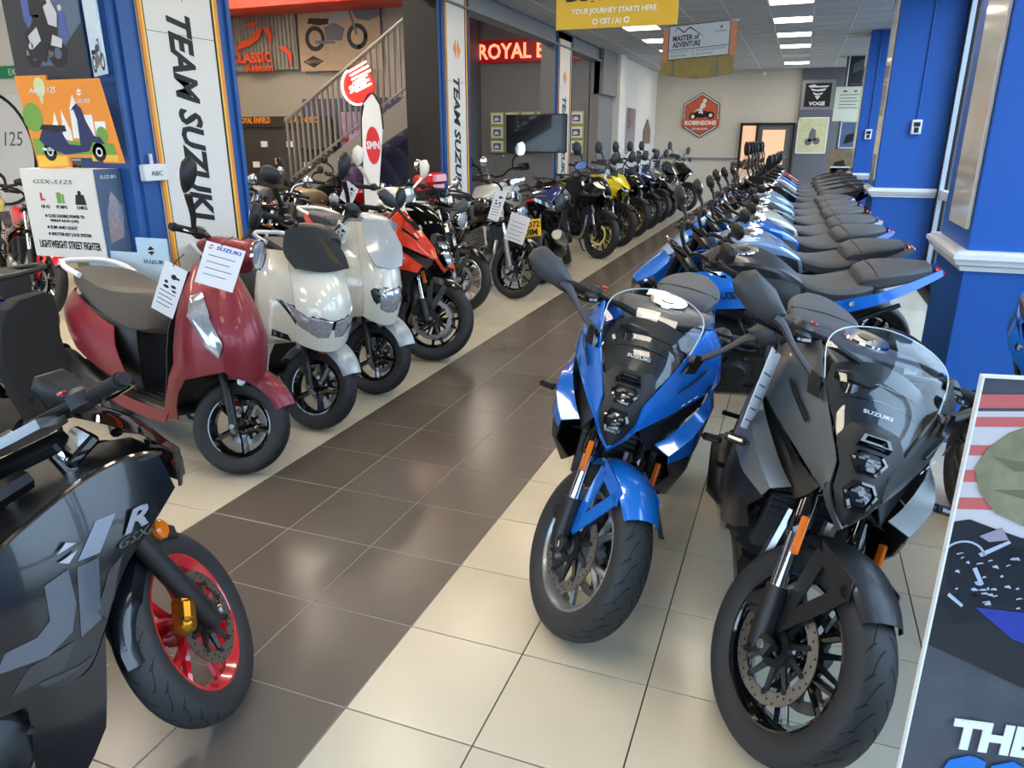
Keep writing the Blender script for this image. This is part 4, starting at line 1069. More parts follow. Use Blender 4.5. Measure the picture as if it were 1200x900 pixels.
    if kind == 'classic': round_lamp(r, S, -.065, hz - .01, .082, pm, CHROME)
    elif kind == 'sporty': fan(MB(), [(-.05, 1.20), (.05, 1.20), (.03, 1.12), (-.03, 1.12)], lambda a, b, d: (-.10 + d, a, b), 0, .03, 2).build('position_lamp', LENS, r, M=S)
    bars(r, S, 'wide', -.27, hz, .35, .03, .08)
    k = MB()
    O = [(.40 + a, 1.42 + b) for a, b in ((.03, -.05), (.062, .0), (.058, .06), (.02, .10), (-.03, .09), (-.055, .04), (-.035, -.04), (0, -.075))]
    if kind == 'touring': O = [(.42 + a, 1.40 + b) for a, b in ((.08, -.01), (.075, .03), (.03, .05), (-.05, .045), (-.09, .01), (-.06, -.035), (0, -.045), (.06, -.04))]
    leaf_mirror(r, S, 0, O, mirm, .03, [(-.30, .25, hz + .04), (-.29, .30, 1.27), (-.29, .375, 1.345)], -.29)
    # floor, underseat, seat, body
    fl = MB().box((-.72, 0, .265), (.72, .34, .03), bv=.01).build('floorboard', floorm, r)
    rb = MB()
    for k_ in range(7): rb.box((-.72, -.14 + .047 * k_, .283), (.58, .022, .012), bv=.003)
    tag(rb.build('floor_ribs', GRIPR, fl), kind='stuff')
    build2(MB().patch([[(-.36, .185, .29), (-.60, .185, .275), (-.9, .19, .275), (-1.30, .20, .30)], [(-.40, .19, .22), (-.60, .192, .205), (-.9, .195, .205), (-1.30, .20, .24)]], .008, 1, 2, True), 'floor_skirt', pm, r)
    MB().body([(-.84, halfsec(.11, .66, .28)), (-.90, halfsec(.14, .68, .28)), (-1.1, halfsec(.17, .70, .30)), (-1.3, halfsec(.18, .74, .32)), (-1.6, halfsec(.14, .76, .50))], 2, 2).build('underseat_panel', BLACK, r)
    MB().body([(-.56, [(0, .895), (.06, .89), (.08, .84), (.07, .76), (0, .72)]), (-.68, [(0, .90), (.11, .895), (.135, .84), (.12, .68), (0, .64)]), (-.92, [(0, .89), (.14, .88), (.16, .82), (.14, .66), (0, .62)]), (-1.15, [(0, .895), (.15, .885), (.165, .82), (.15, .68), (0, .64)]), (-1.4, [(0, .93), (.14, .92), (.155, .86), (.14, .76), (0, .72)]), (-1.62, [(0, .93), (.10, .92), (.115, .87), (.10, .80), (0, .78)])], 3, 2).build('long_seat', seatm, r)
    sp = MB().patch([
        [(-.98, .165, .655), (-1.15, .175, .69), (-1.38, .165, .755), (-1.58, .13, .79), (-1.74, .05, .78)],
        [(-.92, .195, .56), (-1.15, .225, .60), (-1.42, .215, .66), (-1.65, .165, .69), (-1.80, .06, .70)],
        [(-.82, .20, .44), (-1.10, .225, .48), (-1.40, .22, .53), (-1.66, .165, .58), (-1.80, .06, .62)],
        [(-.74, .175, .33), (-1.0, .20, .37), (-1.32, .20, .42), (-1.62, .15, .47), (-1.76, .05, .52)]], .006, 2, 2, True)
    spn = build2(sp, 'body_panel', pm, r)
    for sg, q in ((1, spn[0]), (-1, spn[1])):
        f = Fr((-1.42 if sg > 0 else -1.70, sg * .222, .655), (sg, 0, -.12 * sg), (0, -.15 * sg, 1)) if kind == 'classic' else None
        if f: shapes('script_badge', STEEL, Fr((-1.44 if sg < 0 else -1.70, sg * .210, .63), (-sg * -1, -sg * .18, -.10 * sg), (0, -.12 * sg, 1)), [[(0, .05), (.01, .062), (.03, .02), (.02, .01)], rect(.03, .012, .12, .022), rect(.12, .0, .17, .03), rect(.05, -.006, .10, .0)], q, .0, .012)
    MB().tube([(-1.40, -.165, .90), (-1.58, -.17, .93), (-1.74, -.12, .95), (-1.78, 0, .95), (-1.74, .12, .95), (-1.58, .17, .93), (-1.40, .165, .90)], .017, 8, m=4).build('grab_rail', rail, r)
    MB().box((-1.80, 0, .68), (.03, .14, .09), bv=.012).build('tail_light', REDL, r)
    wheel(r, 'rear_wheel', -1.36, R, R, .115, R - .085, BLACKG, 'star', 0, n=32)
    MB().box((-1.12, .10, .30), (.5, .10, .16), bv=.03).tube([(-1.36, .10, .30), (-1.0, .10, .32)], .08, 10).build('engine', GUN, r)
    MB().tube([(-1.05, -.12, .22), (-1.2, -.17, .26), (-1.6, -.19, .36), (-1.66, -.19, .38)], [.025, .055, .06, .04], 12).build('silencer', BLACK, r)
    MB().tube([(-1.38, .12, .35), (-1.48, .14, .70)], .025, 8).build('shock', SATIN, r)
    rows = [[(-1.36 - math.sin(math.radians(a)) * (R + .05), y, R + math.cos(math.radians(a)) * (R + .05)) for y in (-.07, 0, .07)] for a in np.linspace(30, 95, 5)]
    MB().patch(rows, .004, 1, 1).build('rear_fender', BLACK, r)
    MB().tube([(-.95, .10, .26), (-.93, .22, .04), (-.92, .26, .02)], .012, 8).build('side_stand', BLACK, r)
    return r
def price_card(label, fr, w, h, title=None, pics=True, cat='price card', lines=4, group=None):
    o = MB().prism(rect(0, 0, w, h), fr, -.0015, 0).build('price_card', PAPER); tag(o, label, cat, group)
    if title:
        text(title, fr, w * .30, h * .86, w * .62, h * .085, mat('blue_print', (40, 70, 160), .5, var=.05), o, bold=.03, d=.0002, ext=.0006)
        shapes('printed_emblem', mat('red_print', (214, 60, 70), .5, var=.05), fr, [[(w * .08, h * .90), (w * .16, h * .96), (w * .22, h * .93), (w * .15, h * .92)], [(w * .22, h * .89), (w * .14, h * .84), (w * .08, h * .87), (w * .15, h * .88)]], o, .0002, .0008)
    if pics:
        shapes('printed_pictures', BLACKP, fr, [disc2(w * .55, h * .78, w * .12, 10), rect(w * .62, h * .76, w * .80, h * .80), disc2(w * .30, h * .64, w * .08, 8), disc2(w * .65, h * .60, w * .12, 8, h * .03), disc2(w * .35, h * .55, w * .13, 8, h * .03), disc2(w * .72, h * .52, w * .11, 8, h * .02)], o, .0002, .0008)
    ls = [rect(w * .14, h * (.44 - .09 * k) if pics else h * (.70 - .15 * k), w * (.84 - .1 * (k % 2)), (h * (.44 - .09 * k) if pics else h * (.70 - .15 * k)) + h * .018) for k in range(lines)]
    shapes('printed_lines', mat('grey_print', (96, 98, 104), .6, var=.05), fr, ls, o, .0002, .0008)
    return o
# ================================================================ LIGHTWEIGHT RACE-STYLE MOTORCYCLE (dark, red wheels)
def race_bike(label):
    r = thing('race_motorcycle', label, 'motorcycle'); R = .30; S = steerM(53, 25, .09)
    REDW = mat('gloss_red_wheel', (196, 26, 36), .22, coat=1, var=.05); PB = mat('pearl_black_paint', (10, 12, 18), .28, metal=.0, coat=.4, var=.1)
    DEC = mat('slate_decal', (74, 80, 92), .3, metal=.3, coat=.6, var=.06); DEC2 = mat('dark_slate_decal', (44, 46, 50), .35, metal=.3, coat=.5, var=.06); SIL = mat('silver_decal', (170, 176, 188), .3, metal=.5, var=.05)
    wheel(r, 'front_wheel', 0, R, R, .11, .218, REDW, 'twin', 1, S, hero=24, disc_r=.145, n=56)
    fork(r, S, R, (-.30, .93), False, m_low=BLACK, m_tube=CHROME, yo=.095)
    caliper(r, S, R, -1, GOLD, -.12, .05)
    fender(r, S, R, .12, PB, -18, 88, .018, arms=False, edge=.06)
    for sg in (-1, 1): MB().lathe([(0, sg * .03), (.022, sg * .03), (.030, sg * .022), (.030, sg * .01), (0, sg * .01)], (-.10, sg * .105, .60), (0, 1, 0), n=16).build('side_reflector', AMBER, r, M=S)
    yf = lambda x, z: np.interp(x, [-1.2, -.55, -.38, -.25, -.12, -.03, .03], [.20, .245, .25, .235, .195, .135, .09]) * np.interp(z, [0, .1, .35, .7, .9], [.55, .72, .95, 1.0, .82])
    def skin(top, bot, n=6, t=.006, off=0.0, sides=(1, -1)):
        top = cr([(a, b, 0) for a, b in top], 3)[:, :2]; bot = cr([(a, b, 0) for a, b in bot], 3)[:, :2]; mb = MB()
        for sg in sides: mb.patch([[(a, sg * (yf(a, z) + off), z) for a, z in (top + (bot - top) * s)] for s in np.linspace(0, 1, n)], t)
        return mb
    top = [(-1.0, .74), (-.72, .70), (-.50, .745), (-.40, .80), (-.25, .87), (-.13, .888), (-.035, .868)]
    bot = [(-1.0, .50), (-.72, .42), (-.48, .40), (-.335, .42), (-.275, .50), (-.185, .645), (-.01, .765)]
    sf = build2(skin(top, bot), 'side_fairing', PB, r)
    build2(skin([(-.46, .40), (-.38, .41), (-.32, .425), (-.272, .50)], [(-.48, .15), (-.42, .13), (-.37, .15), (-.315, .24)], 4), 'lower_fairing', PB, r)
    build2(skin([(-1.0, .24), (-.8, .21), (-.6, .20), (-.44, .22)], [(-1.0, .14), (-.8, .12), (-.6, .11), (-.44, .13)], 3), 'belly_fairing', BLACKM, r)
    MB().patch([[(-.20, -.14, .60), (-.20, .14, .60)], [(-.36, -.18, .36), (-.36, .18, .36)]], .01).build('inner_panel', BLACK, r)
    MB().tube([(-1.0, -.222, .75), (-.72, -.238, .71), (-.50, -.246, .755), (-.40, -.243, .81), (-.25, -.22, .88), (-.13, -.178, .898), (-.035, -.125, .878)], .006, 6, m=3).build('fairing_lip', BLACKG, sf[1])
    # big lettering and stripes, laid on the side surface
    def decal(polys, m, name, d=.0015):
        for sg, p in ((1, sf[0]), (-1, sf[1])):
            mb = MB()
            for q in polys:
                q = sub2(q, 3)
                mb.prism(q, lambda a, b, dd: (a, sg * (yf(a, b) + dd + .001), b), 0, d)
            mb.build(name, m, p)
    decal([[(-.372, .672), (-.318, .690), (-.318, .60), (-.34, .535), (-.40, .500), (-.50, .505), (-.475, .548), (-.41, .556), (-.378, .585)],
           [(-.300, .685), (-.250, .690), (-.275, .535), (-.325, .512)]], DEC, 'big_lettering')
    decal([[(-.235, .645), (-.195, .670), (-.262, .530), (-.280, .555)], [(-.44, .492), (-.335, .512), (-.375, .455), (-.485, .440)], [(-.62, .50), (-.52, .50), (-.51, .44), (-.62, .43)]], DEC2, 'stripe')
    decal([[(-.295, .700), (-.245, .700), (-.185, .775), (-.235, .775)]], DEC, 'stripe')
    decal([[(-.43, .445), (-.34, .445), (-.31, .455), (-.345, .435), (-.42, .428)]], DEC2, 'stripe')
    f = Fr((-.205, -.217, .675), (.92, .38, .05), (.10, -.02, .99))
    text('R', f, .02, .040, .075, .055, SIL, sf[1], 'model_mark', .35, .03, d=.007); text('GSX', f, .0, .012, .095, .022, STEEL, sf[1], 'model_mark', .3, .0, d=.007)
    f = Fr((-.335, -.2475, .715), (.99, .1, .0), (0, -.02, 1))
    shapes('maker_emblem', SIL, f, [[(0, .020), (.024, .042), (.044, .032), (.020, .025)], [(.044, .015), (.020, -.010), (0, 0), (.024, .008)]], sf[1], .004, .006)
    # nose, lamp, screen
    MB().patch([[(.0, -.11, .765), (.035, 0, .75), (.0, .11, .765)], [(.0, -.12, .865), (.05, 0, .84), (.0, .12, .865)], [(-.06, -.14, .90), (-.02, 0, .90), (-.06, .14, .90)]], .008, 2, 2).build('nose_cowl', PB, r)
    fan(MB(), [(-.07, .83), (.07, .83), (.05, .775), (-.05, .775)], lambda a, b, d: (.040 - a * a * 3 + d, a, b), 0, .012).build('headlight', LENSD, r)
    MB().patch([[(-.01, -.125, .875), (.045, 0, .848), (-.01, .125, .875)], [(-.07, -.145, .935), (-.03, 0, .945), (-.07, .145, .935)], [(-.15, -.125, .985), (-.11, 0, 1.005), (-.15, .125, .985)], [(-.21, -.085, 1.015), (-.19, 0, 1.035), (-.21, .085, 1.015)]], .002, 3, 3).build('windscreen', SMOKE, r)
    MB().patch([[(-.03, -.13, .87), (-.03, .13, .87)], [(-.22, -.19, .87), (-.22, .19, .87)], [(-.42, -.20, .78), (-.42, .20, .78)]], .01).build('dash_cowl', BLACK, r)
    MB().box((-.20, 0, .92), (.03, .18, .10), Matrix.Rotation(.9, 4, 'Y'), bv=.008).build('dash_screen', BLACKG, r)
    # bars, yoke, mirrors
    bars(r, S, 'clip', -.32, .985, .38, .0, .10)
    MB().prism([(-.40, -.14), (-.30, -.15), (-.25, -.06), (-.25, .06), (-.30, .15), (-.40, .14), (-.38, .05), (-.38, -.05)], lambda a, b, d: (a, b, .955 + d), 0, .025).build('top_yoke', ALU, r, M=S)
    MB().lathe([(0, .012), (.028, .012), (.032, 0)], (-.33, 0, .98), (-.4, 0, .9), n=12).build('stem_nut', CHROME, r, M=S)
    O = [(.47, 1.045), (.45, 1.085), (.38, 1.10), (.30, 1.075), (.21, .99), (.28, .97), (.36, .965), (.44, .995)]
    O = np.array([(-.205, .35, 1.04), (-.19, .35, 1.075), (-.115, .345, 1.085), (-.06, .33, 1.03), (-.03, .30, .98), (-.09, .32, .945), (-.15, .34, .935), (-.185, .35, .975)]); cc = O.mean(0)
    mh = MB().loft([cc + (O - cc) * .8 + (.0, .03, 0), O + (0, .015, 0), O - (0, .012, 0), cc + (O - cc) * .75 - (0, .03, 0), cc + (O - cc) * .3 - (0, .038, 0)]).build('mirror', BLACK, r)
    MB().tube([(-.04, .29, .975), (-.05, .22, .94), (-.06, .14, .90)], [.014, .012, .018], 8).build('mirror_stalk', BLACK, mh)
    tank(r, [(-.45, halfsec(.09, .93, .80)), (-.55, halfsec(.16, .97, .74)), (-.72, halfsec(.19, .975, .70)), (-.90, halfsec(.15, .90, .70)), (-1.0, halfsec(.09, .82, .70))], PB, (-.62, .985), BLACKG)
    MB().body([(-.96, halfsec(.08, .82, .72)), (-1.06, halfsec(.13, .79, .70)), (-1.2, halfsec(.14, .80, .71)), (-1.3, halfsec(.11, .83, .74))], 3, 3).build('rider_seat', SEATD, r)
    MB().body([(-1.26, halfsec(.08, .85, .80)), (-1.32, halfsec(.10, .92, .82)), (-1.5, halfsec(.09, .95, .86)), (-1.66, halfsec(.04, .96, .92))], 3, 3).build('pillion_seat', SEATD, r)
    build2(MB().patch([[(-1.0, .15, .72), (-1.3, .14, .80), (-1.7, .05, .94)], [(-1.05, .14, .64), (-1.35, .13, .73), (-1.7, .05, .90)]], .006, 2, 2, True), 'tail_fairing', PB, r)
    engine(r); frame(r, hz=.88); rear_end(r, 1.32, .30, .14, REDW, 'twin')
    e = MB()
    for k in range(5):
        a = 2 * PI * k / 5 + .4; e.lathe([(0, -.242), (.008, -.242), (.010, -.235), (.010, -.2)], (-.56 + .10 * math.cos(a), 0, .30 + .10 * math.sin(a)), n=8)
    e.lathe([(0, -.225), (.05, -.225), (.06, -.218), (.095, -.21), (.11, -.19), (.11, -.12)], (-.56, 0, .30), n=24)
    e.build('clutch_cover', GUN, r)
    return r
# ================================================================ PLACING THE VEHICLES
WHT = mat('pearl_white_paint', (208, 205, 192), .22, coat=1, var=.04); SILV = mat('silver_grey_paint', (158, 162, 164), .34, metal=.2, coat=.7, var=.05)
MAROON = mat('satin_maroon_paint', (126, 36, 48), .38, metal=.25, coat=.2, var=.05); ORANGE = mat('gloss_orange_red_paint', (226, 58, 24), .18, coat=1, var=.04)
REDP = mat('gloss_red_paint', (196, 22, 34), .16, coat=1, var=.05); YEL = mat('gloss_yellow_paint', (232, 208, 30), .2, coat=1, var=.05)
BLKP = mat('gloss_black_paint', (14, 15, 18), .14, coat=1, var=.1); NAVY = mat('navy_paint_gloss', (30, 40, 96), .18, coat=1, var=.08)
LBLUE = mat('pale_blue_paint', (150, 180, 222), .22, metal=.3, coat=1, var=.05); GREEN = mat('dark_green_paint', (40, 62, 52), .2, coat=1, var=.08); TAN = mat('sand_paint', (170, 150, 120), .3, coat=.6, var=.06)
CREAMP = mat('cream_gloss_paint', (226, 220, 202), .2, coat=1, var=.04)

# third blue machine behind the display board
b3 = naked_bike('bright blue unfaired motorcycle partly hidden behind the display board', BLUEP, BLACKM); put(b3, 2.22, .62, 6, 8)
# dark race bike, lower left
put(race_bike('gloss black race-style motorcycle with red wheels and a gold caliper'), -.37, -.16, 155, 8)

rb2 = race_bike('black race-style motorcycle cut by the left edge, behind the one with red wheels'); put(rb2, -1.22, -.12, 152, 8)
# scooters along the aisle
sc = scooter('classic', 'maroon scooter with round mirrors and price cards hanging from its handlebar', MAROON, group=None, steer=38, seatm=mat('taupe_vinyl', (88, 82, 76), .6, var=.15, scale=120, bump=.1)); put(sc, -1.47, 1.27, 72, 5)
s2 = scooter('touring', 'white touring scooter with a dark screen and wide twin headlamp', WHT, SILV, steer=30); put(s2, -1.47, 1.95, 62, 6)
s3 = scooter('sporty', 'white scooter with silver nose between the touring scooter and the red sport motorcycle', WHT, SILV, steer=32, mirm=BLACK); put(s3, -1.48, 2.64, 62, 6)
rb = sport_bike('orange-red faired sport motorcycle with black lower half and smoked screen', ORANGE, ORANGE, BLKP, BLACKG, 30, lampk=1.5, fx=-.19, screen=SMOKE, discm=STEEL, lensm=LENS); put(rb, -1.29, 3.46, 74, 8, k=1.03)
ws = scooter('classic', 'small white scooter with round chrome lamp behind the red sport motorcycle', CREAMP, steer=10, mirm=CREAMP); put(ws, -2.22, 4.42, 64, 5, k=1.04)

# right-hand row, front wheels to the aisle
cols = [('bright blue', BLUEP, BLACKM, BLUEP), ('pale silver-blue', SILV, LBLUE, LBLUE), ('bright blue', BLUEP, BLUEP, BLUEP), ('white and blue', LBLUE, WHT, LBLUE), ('black', BLKP, BLKP, BLKP), ('deep blue', BLUEDK, LBLUE, BLUEDK), ('pale blue', LBLUE, LBLUE, LBLUE)]
order = ['first', 'second', 'third', 'fourth', 'fifth', 'sixth', 'seventh', 'eighth', 'ninth', 'tenth', 'eleventh', 'twelfth', 'thirteenth', 'fourteenth']
np0 = naked_bike('x', BLUEP, BLACKM)
for i, (cn, pm, tp, sh) in enumerate(cols):
    o = np0 if i == 0 else naked_bike('x', pm, tp, BLACKG, None, SEATV, 14 - 3 * (i % 3), sh)
    o['label'] = '%s unfaired motorcycle, %s from the near end of the right-hand row' % (cn, order[i]); o['group'] = 'motorcycles in the right-hand row'
    put(o, .22 - .02 * i, 2.82 + .90 * i, -76 + (i * 37 % 5) - 2, 9)
adv = [('black', BLKP, BLACKM), ('dark grey', GREYP, BLACKM), ('white', WHT, BLACKM), ('blue', BLUEP, BLACKM), ('black', BLKP, BLACKM), ('red', REDP, BLACKM)]
for i, (cn, pm, tp) in enumerate(adv):
    o = adventure_bike('%s tall adventure motorcycle, %s from the near end of the right-hand row' % (cn, order[i + 7]), pm, group='motorcycles in the right-hand row', seatm=SEATV)
    put(o, .12, 2.88 + .90 * (i + 7) + .1, -74 + (i * 23 % 7), 7)

# left-hand row by the aisle
m1 = roadster('black classic motorcycle with chrome forks and two price cards on its handlebar', BLKP, BLACKG, 'ten', steer=20, rimm=BLACKG, mir=True); put(m1, -1.72, 6.02, 58, 9)
m2 = naked_bike('dark motorcycle seen from behind with a yellow number plate and alloy silencer', BLKP, NAVY, seatm=SEATD); put(m2, -1.85, 8.55, 186, 8)
MB().tube([(-1.05, -.19, .40), (-1.12, -.21, .42), (-1.5, -.24, .55), (-1.56, -.245, .57)], [.04, .075, .082, .06], 12).build('silencer', STEEL, m2, label='brushed alloy silencer')
pl = MB().box((-1.805, 0, .70), (.006, .24, .20), Matrix.Rotation(.3, 4, 'Y')).build('number_plate', mat('yellow_plate', (240, 190, 20), .4, var=.04), m2)
fp = Fr((-1.812, .11, .705), (0, -1, 0), (.296, 0, .955)); text('GD72', fp, .0, .0, .22, .075, BLACKP, pl, bold=.02, d=.002); text('UIM', fp, .02, -.09, .17, .075, BLACKP, pl, bold=.02, d=.002)
wa = adventure_bike('white adventure motorcycle with a red tail box, seen from behind by the banner pillar', WHT, group=None, screen=True, seatm=SEATD); put(wa, -2.5, 8.57, 169, 8)
MB().box((-1.95, 0, 1.24), (.26, .36, .14), bv=.03).box((-1.95, 0, 1.15), (.22, .26, .05)).build('tail_box', REDP, wa, label='red tail box')
lab = ['black adventure motorcycle with yellow brake discs and clear screen, nearest of its row', 'yellow-beaked adventure motorcycle behind the one with yellow discs', 'dark adventure motorcycle with gold spoked wheel in the left-hand aisle row', 'dark blue adventure motorcycle fourth in the left-hand aisle row', 'grey adventure motorcycle fifth in the left-hand aisle row']
YDISC = mat('yellow_disc_paint', (236, 226, 130), .35, metal=.2, var=.05)
for i, (pm, rm, st) in enumerate(((BLKP, BLACKG, 'ten'), (YEL, BLACK, 'wire'), (BLKP, GOLD, 'wire'), (NAVY, CHROME, 'wire'), (GREYP, CHROME, 'wire'))):
    o = adventure_bike(lab[i], pm, rm, st, 'motorcycles in the left-hand aisle row', discm=YDISC if i == 0 else None); put(o, -1.55 - .02 * i, (9.2, 10.55, 11.85, 13.15, 14.4)[i], 50, 7)
mx = scooter('touring', 'large black touring scooter near the far end of the left row', BLKP, BLKP, steer=5, seatm=SEATD); put(mx, -1.62, 15.7, 55, 7)
tb = adventure_bike('black touring motorcycle with a square top box near the back wall', BLKP, BLACKG, 'ten', steer=5); put(tb, -1.45, 17.3, 60, 7)
MB().box((-1.95, 0, 1.28), (.40, .44, .34), bv=.05).build('top_box', BLACK, tb)

# classic machines in the left-hand bay
rs = [('black', BLKP, BLACKG, True), ('cream', CREAMP, BLACKG, True), ('dark green', GREEN, BLACKG, True), ('red', REDP, BLACKG, False), ('sand-coloured', TAN, TAN, False), ('silver', SILV, SILV, True)]
side = ['nearest the aisle', 'second from the aisle', 'third from the aisle', 'fourth from the aisle', 'fifth from the aisle', 'sixth from the aisle']
for row, (y0, x0, n, wd) in enumerate(((4.75, -4.35, 3, 'front'), (7.05, -4.15, 5, 'rear'))):
    for i in range(n):
        cn, pm, fm, chm = rs[(i + 2 * row) % 6]
        o = roadster('%s classic motorcycle, %s in the %s row of the left bay' % (cn, side[i], wd), pm, fm, 'wire', 'classic motorcycles in the left bay', steer=12 - 6 * (i % 3), chrome=chm, screen=(i == 2))
        put(o, x0 - .80 * i, y0 + .1 * (i % 2), 8 - 9 * (i % 3), 8)
for i, (x, y, ps, pm, cn) in enumerate(((-2.75, 5.55, 66, GREYP, 'grey'), )):
    o = roadster('%s classic motorcycle behind the small white scooter' % cn, pm, BLACKG, 'wire'); put(o, -1.98, 5.15, 70, 8)
o = roadster('black classic motorcycle between the near pillar and the bay rows', BLKP, BLACKG, 'wire'); put(o, -3.62, 3.9, 88, 8)
# far left, behind the posters
ys = naked_bike('yellow and black motorcycle by the white wall at the far left', YEL, YEL, BLACKG, None, SEATD, 10, YEL); put(ys, -8.3, 4.6, 50, 8)
fr_ = roadster('red sport-tourer behind the white specification box', REDP, REDP, 'ten', chrome=False, rimm=BLACKG, mir=True); put(fr_, -5.75, 3.5, 62, 8)
bs = scooter('touring', 'blue scooter with a long black seat behind the dark office chair', BLUEDK, BLUEDK, seatm=SEATD, rail=BLACK); put(bs, -4.80, 1.32, -82, 5)
# ================================================================ SIGNS, POSTERS, BANNERS AND FITTINGS
ORG = mat('orange_print', (226, 140, 40), .45, var=.04); ORGB = mat('orange_strip', (232, 150, 60), .4, var=.05); OLIVE = mat('olive_print', (110, 110, 60), .6, var=.05)
SKYB = mat('sky_blue_print', (150, 186, 214), .5, col2=(196, 214, 228), scale=4); SLATE = mat('slate_print', (64, 84, 112), .5, col2=(92, 112, 140), scale=4); GRN = mat('green_print', (112, 158, 64), .5, var=.1, scale=10)
NAVYP = mat('navy_print', (28, 40, 88), .45, var=.1); GREYPR = mat('grey_print', (96, 98, 104), .6, var=.05); REDPR = mat('bright_red_print', (206, 40, 44), .45, var=.05)
SAND = mat('sand_print', (176, 152, 126), .6, col2=(150, 128, 104), scale=6); DARKPR = mat('dusk_print', (30, 33, 40), .45, col2=(52, 56, 62), scale=5)
def zed(x, y, k): return [[(x, y + 1.15 * k), (x + k, y + 2 * k), (x + 2 * k, y + 1.35 * k), (x + k, y + 1.1 * k)], [(x + 2 * k, y + .85 * k), (x + k, y), (x, y + .65 * k), (x + k, y + .9 * k)]]
def scooter_print(fr, x, y, k, body, parent):
    """flat printed picture of a scooter facing right"""
    S_ = lambda P: [(x + a * k, y + b * k) for a, b in P]
    shapes('printed_wheels', BLACKP, fr, [disc2(x + .22 * k, y + .17 * k, .16 * k), disc2(x + 1.42 * k, y + .17 * k, .16 * k)], parent, .0012, .0018)
    shapes('printed_body', body, fr, [S_([(0, .38), (.12, .55), (.55, .58), (.72, .30), (1.0, .28), (1.02, .72), (.96, .92), (1.06, .98), (1.16, .90), (1.22, .70), (1.36, .44), (1.50, .42), (1.58, .30), (1.30, .34), (1.18, .18), (.60, .12), (.34, .20), (.10, .30)])], parent, .0018, .0024)
    shapes('printed_seat', BLACKP, fr, [S_([(.06, .56), (.14, .64), (.70, .62), (.72, .52), (.5, .5)]), S_([(.90, .86), (1.0, .94), (1.04, .90)])], parent, .0024, .003)
    shapes('printed_rims', WHITEP, fr, ring2(x + .22 * k, y + .17 * k, .05 * k, .08 * k, 12) + ring2(x + 1.42 * k, y + .17 * k, .05 * k, .08 * k, 12) + [S_([(.04, .24), (.30, .22), (.34, .18), (.06, .19)])], parent, .0024, .003)
def bike_print(fr, x, y, k, tank_m, parent):
    S_ = lambda P: [(x + a * k, y + b * k) for a, b in P]
    shapes('printed_wheels', BLACKP, fr, ring2(x + .3 * k, y + .3 * k, .19 * k, .30 * k, 18) + ring2(x + 1.55 * k, y + .3 * k, .19 * k, .30 * k, 18), parent, .0012, .0018)
    shapes('printed_engine', GREYPR, fr, [S_([(.62, .25), (1.1, .22), (1.2, .5), (.9, .66), (.6, .55)]), S_([(1.5, .34), (1.30, .98), (1.36, .98), (1.58, .34)]), S_([(.3, .18), (.9, .16), (.9, .22), (.3, .26)])], parent, .0018, .0022)
    shapes('printed_body', BLACKP, fr, [S_([(.10, .66), (.16, .78), (.75, .74), (.72, .62), (.45, .6)]), S_([(1.18, .98), (1.42, 1.04), (1.40, 1.08), (1.14, 1.04)])], parent, .0022, .0028)
    shapes('printed_tank', tank_m, fr, [S_([(.74, .66), (.78, .84), (1.05, .92), (1.28, .86), (1.24, .68), (.9, .62)])], parent, .0022, .0028)

# ---- pillar banners
def banner(y0, y1, label, z0=.35, z1=3.35, big=True):
    fr = Fr((-2.985, y0, z1), (0, 0, -1), (0, 1, 0)); W_ = y1 - y0; H_ = z1 - z0
    o = MB().prism(rect(0, 0, H_, W_), fr, -.01, 0).build('pillar_banner', mat('banner_white', (222, 222, 218), .4, var=.03)); tag(o, label, 'banner', 'white banners on the blue pillars')
    e = W_ * .075
    for k, (a, b, m) in enumerate(((0, .45, ORGB), (.45, .8, mat('yellow_strip', (244, 200, 90), .4, var=.04)), (.8, 1.0, BLACKP))):
        for s in (0, 1):
            y_a, y_b = (a * e, b * e) if s == 0 else (W_ - b * e, W_ - a * e)
            MB().prism(rect(0, y_a, H_, y_b), fr, 0, .012 - .003 * k).build('edge_strip', m, o)
    MB().prism(rect(z1 - 2.37, e, z1 - 2.366, W_ - e), fr, 0, .0006).build('panel_joint', GREYPR, o)
    text('TEAM SUZUKI', fr, z1 - (2.50 if big else 2.42), W_ * .33, 1.40, W_ * .30, BLACKP, o, shear=.25, bold=.035, d=.001)
    shapes('orange_emblem', ORG, fr, zed(z1 - (2.80 if big else 2.85), W_ * .35, .11), o, .001, .003)
    return o
banner(2.50, 3.24, 'white lettered banner on the near blue pillar beside the posters')
banner(7.10, 7.72, 'white lettered banner on the second blue pillar next to the black panel', big=False)
banner(11.66, 12.40, 'white lettered banner on the third blue pillar behind the television', big=False)
# ---- posters on the near pillar and around it
def poster(name, label, cat, fr, w, h, m, border=None, th=.008):
    o = MB().prism(rect(0, 0, w, h), fr, -th, 0).build(name, m); tag(o, label, cat)
    if border:
        b = MB()
        for q in (rect(0, 0, w, border[0]), rect(0, h - border[0], w, h), rect(0, 0, border[0], h), rect(w - border[0], 0, w, h)): b.prism(q, fr, 0, .004)
        b.build('poster_frame', border[1], o)
    return o
fA = Fr((-3.84, 2.24, 2.04), (1, 0, 0), (0, 0, 1))
o = poster('rider_poster', 'slate blue poster of a scooter rider at the top left', 'poster', fA, .66, .72, SLATE)
shapes('printed_ground', DARKPR, fA, [rect(0, 0, .66, .10), [(0, .10), (.20, .10), (.17, .52), (.10, .56), (0, .50)], [(.44, .10), (.66, .10), (.66, .34), (.50, .22)]], o)
shapes('printed_sky_towers', mat('mid_blue_print', (70, 90, 160), .5, var=.1), fA, [rect(.17, .36, .24, .60), rect(.48, .25, .53, .40)], o, .0018, .0024)
shapes('printed_wheel', BLACKP, fA, ring2(.415, .17, .035, .085, 16) + ring2(.20, .16, .03, .07, 14), o, .0024, .003)
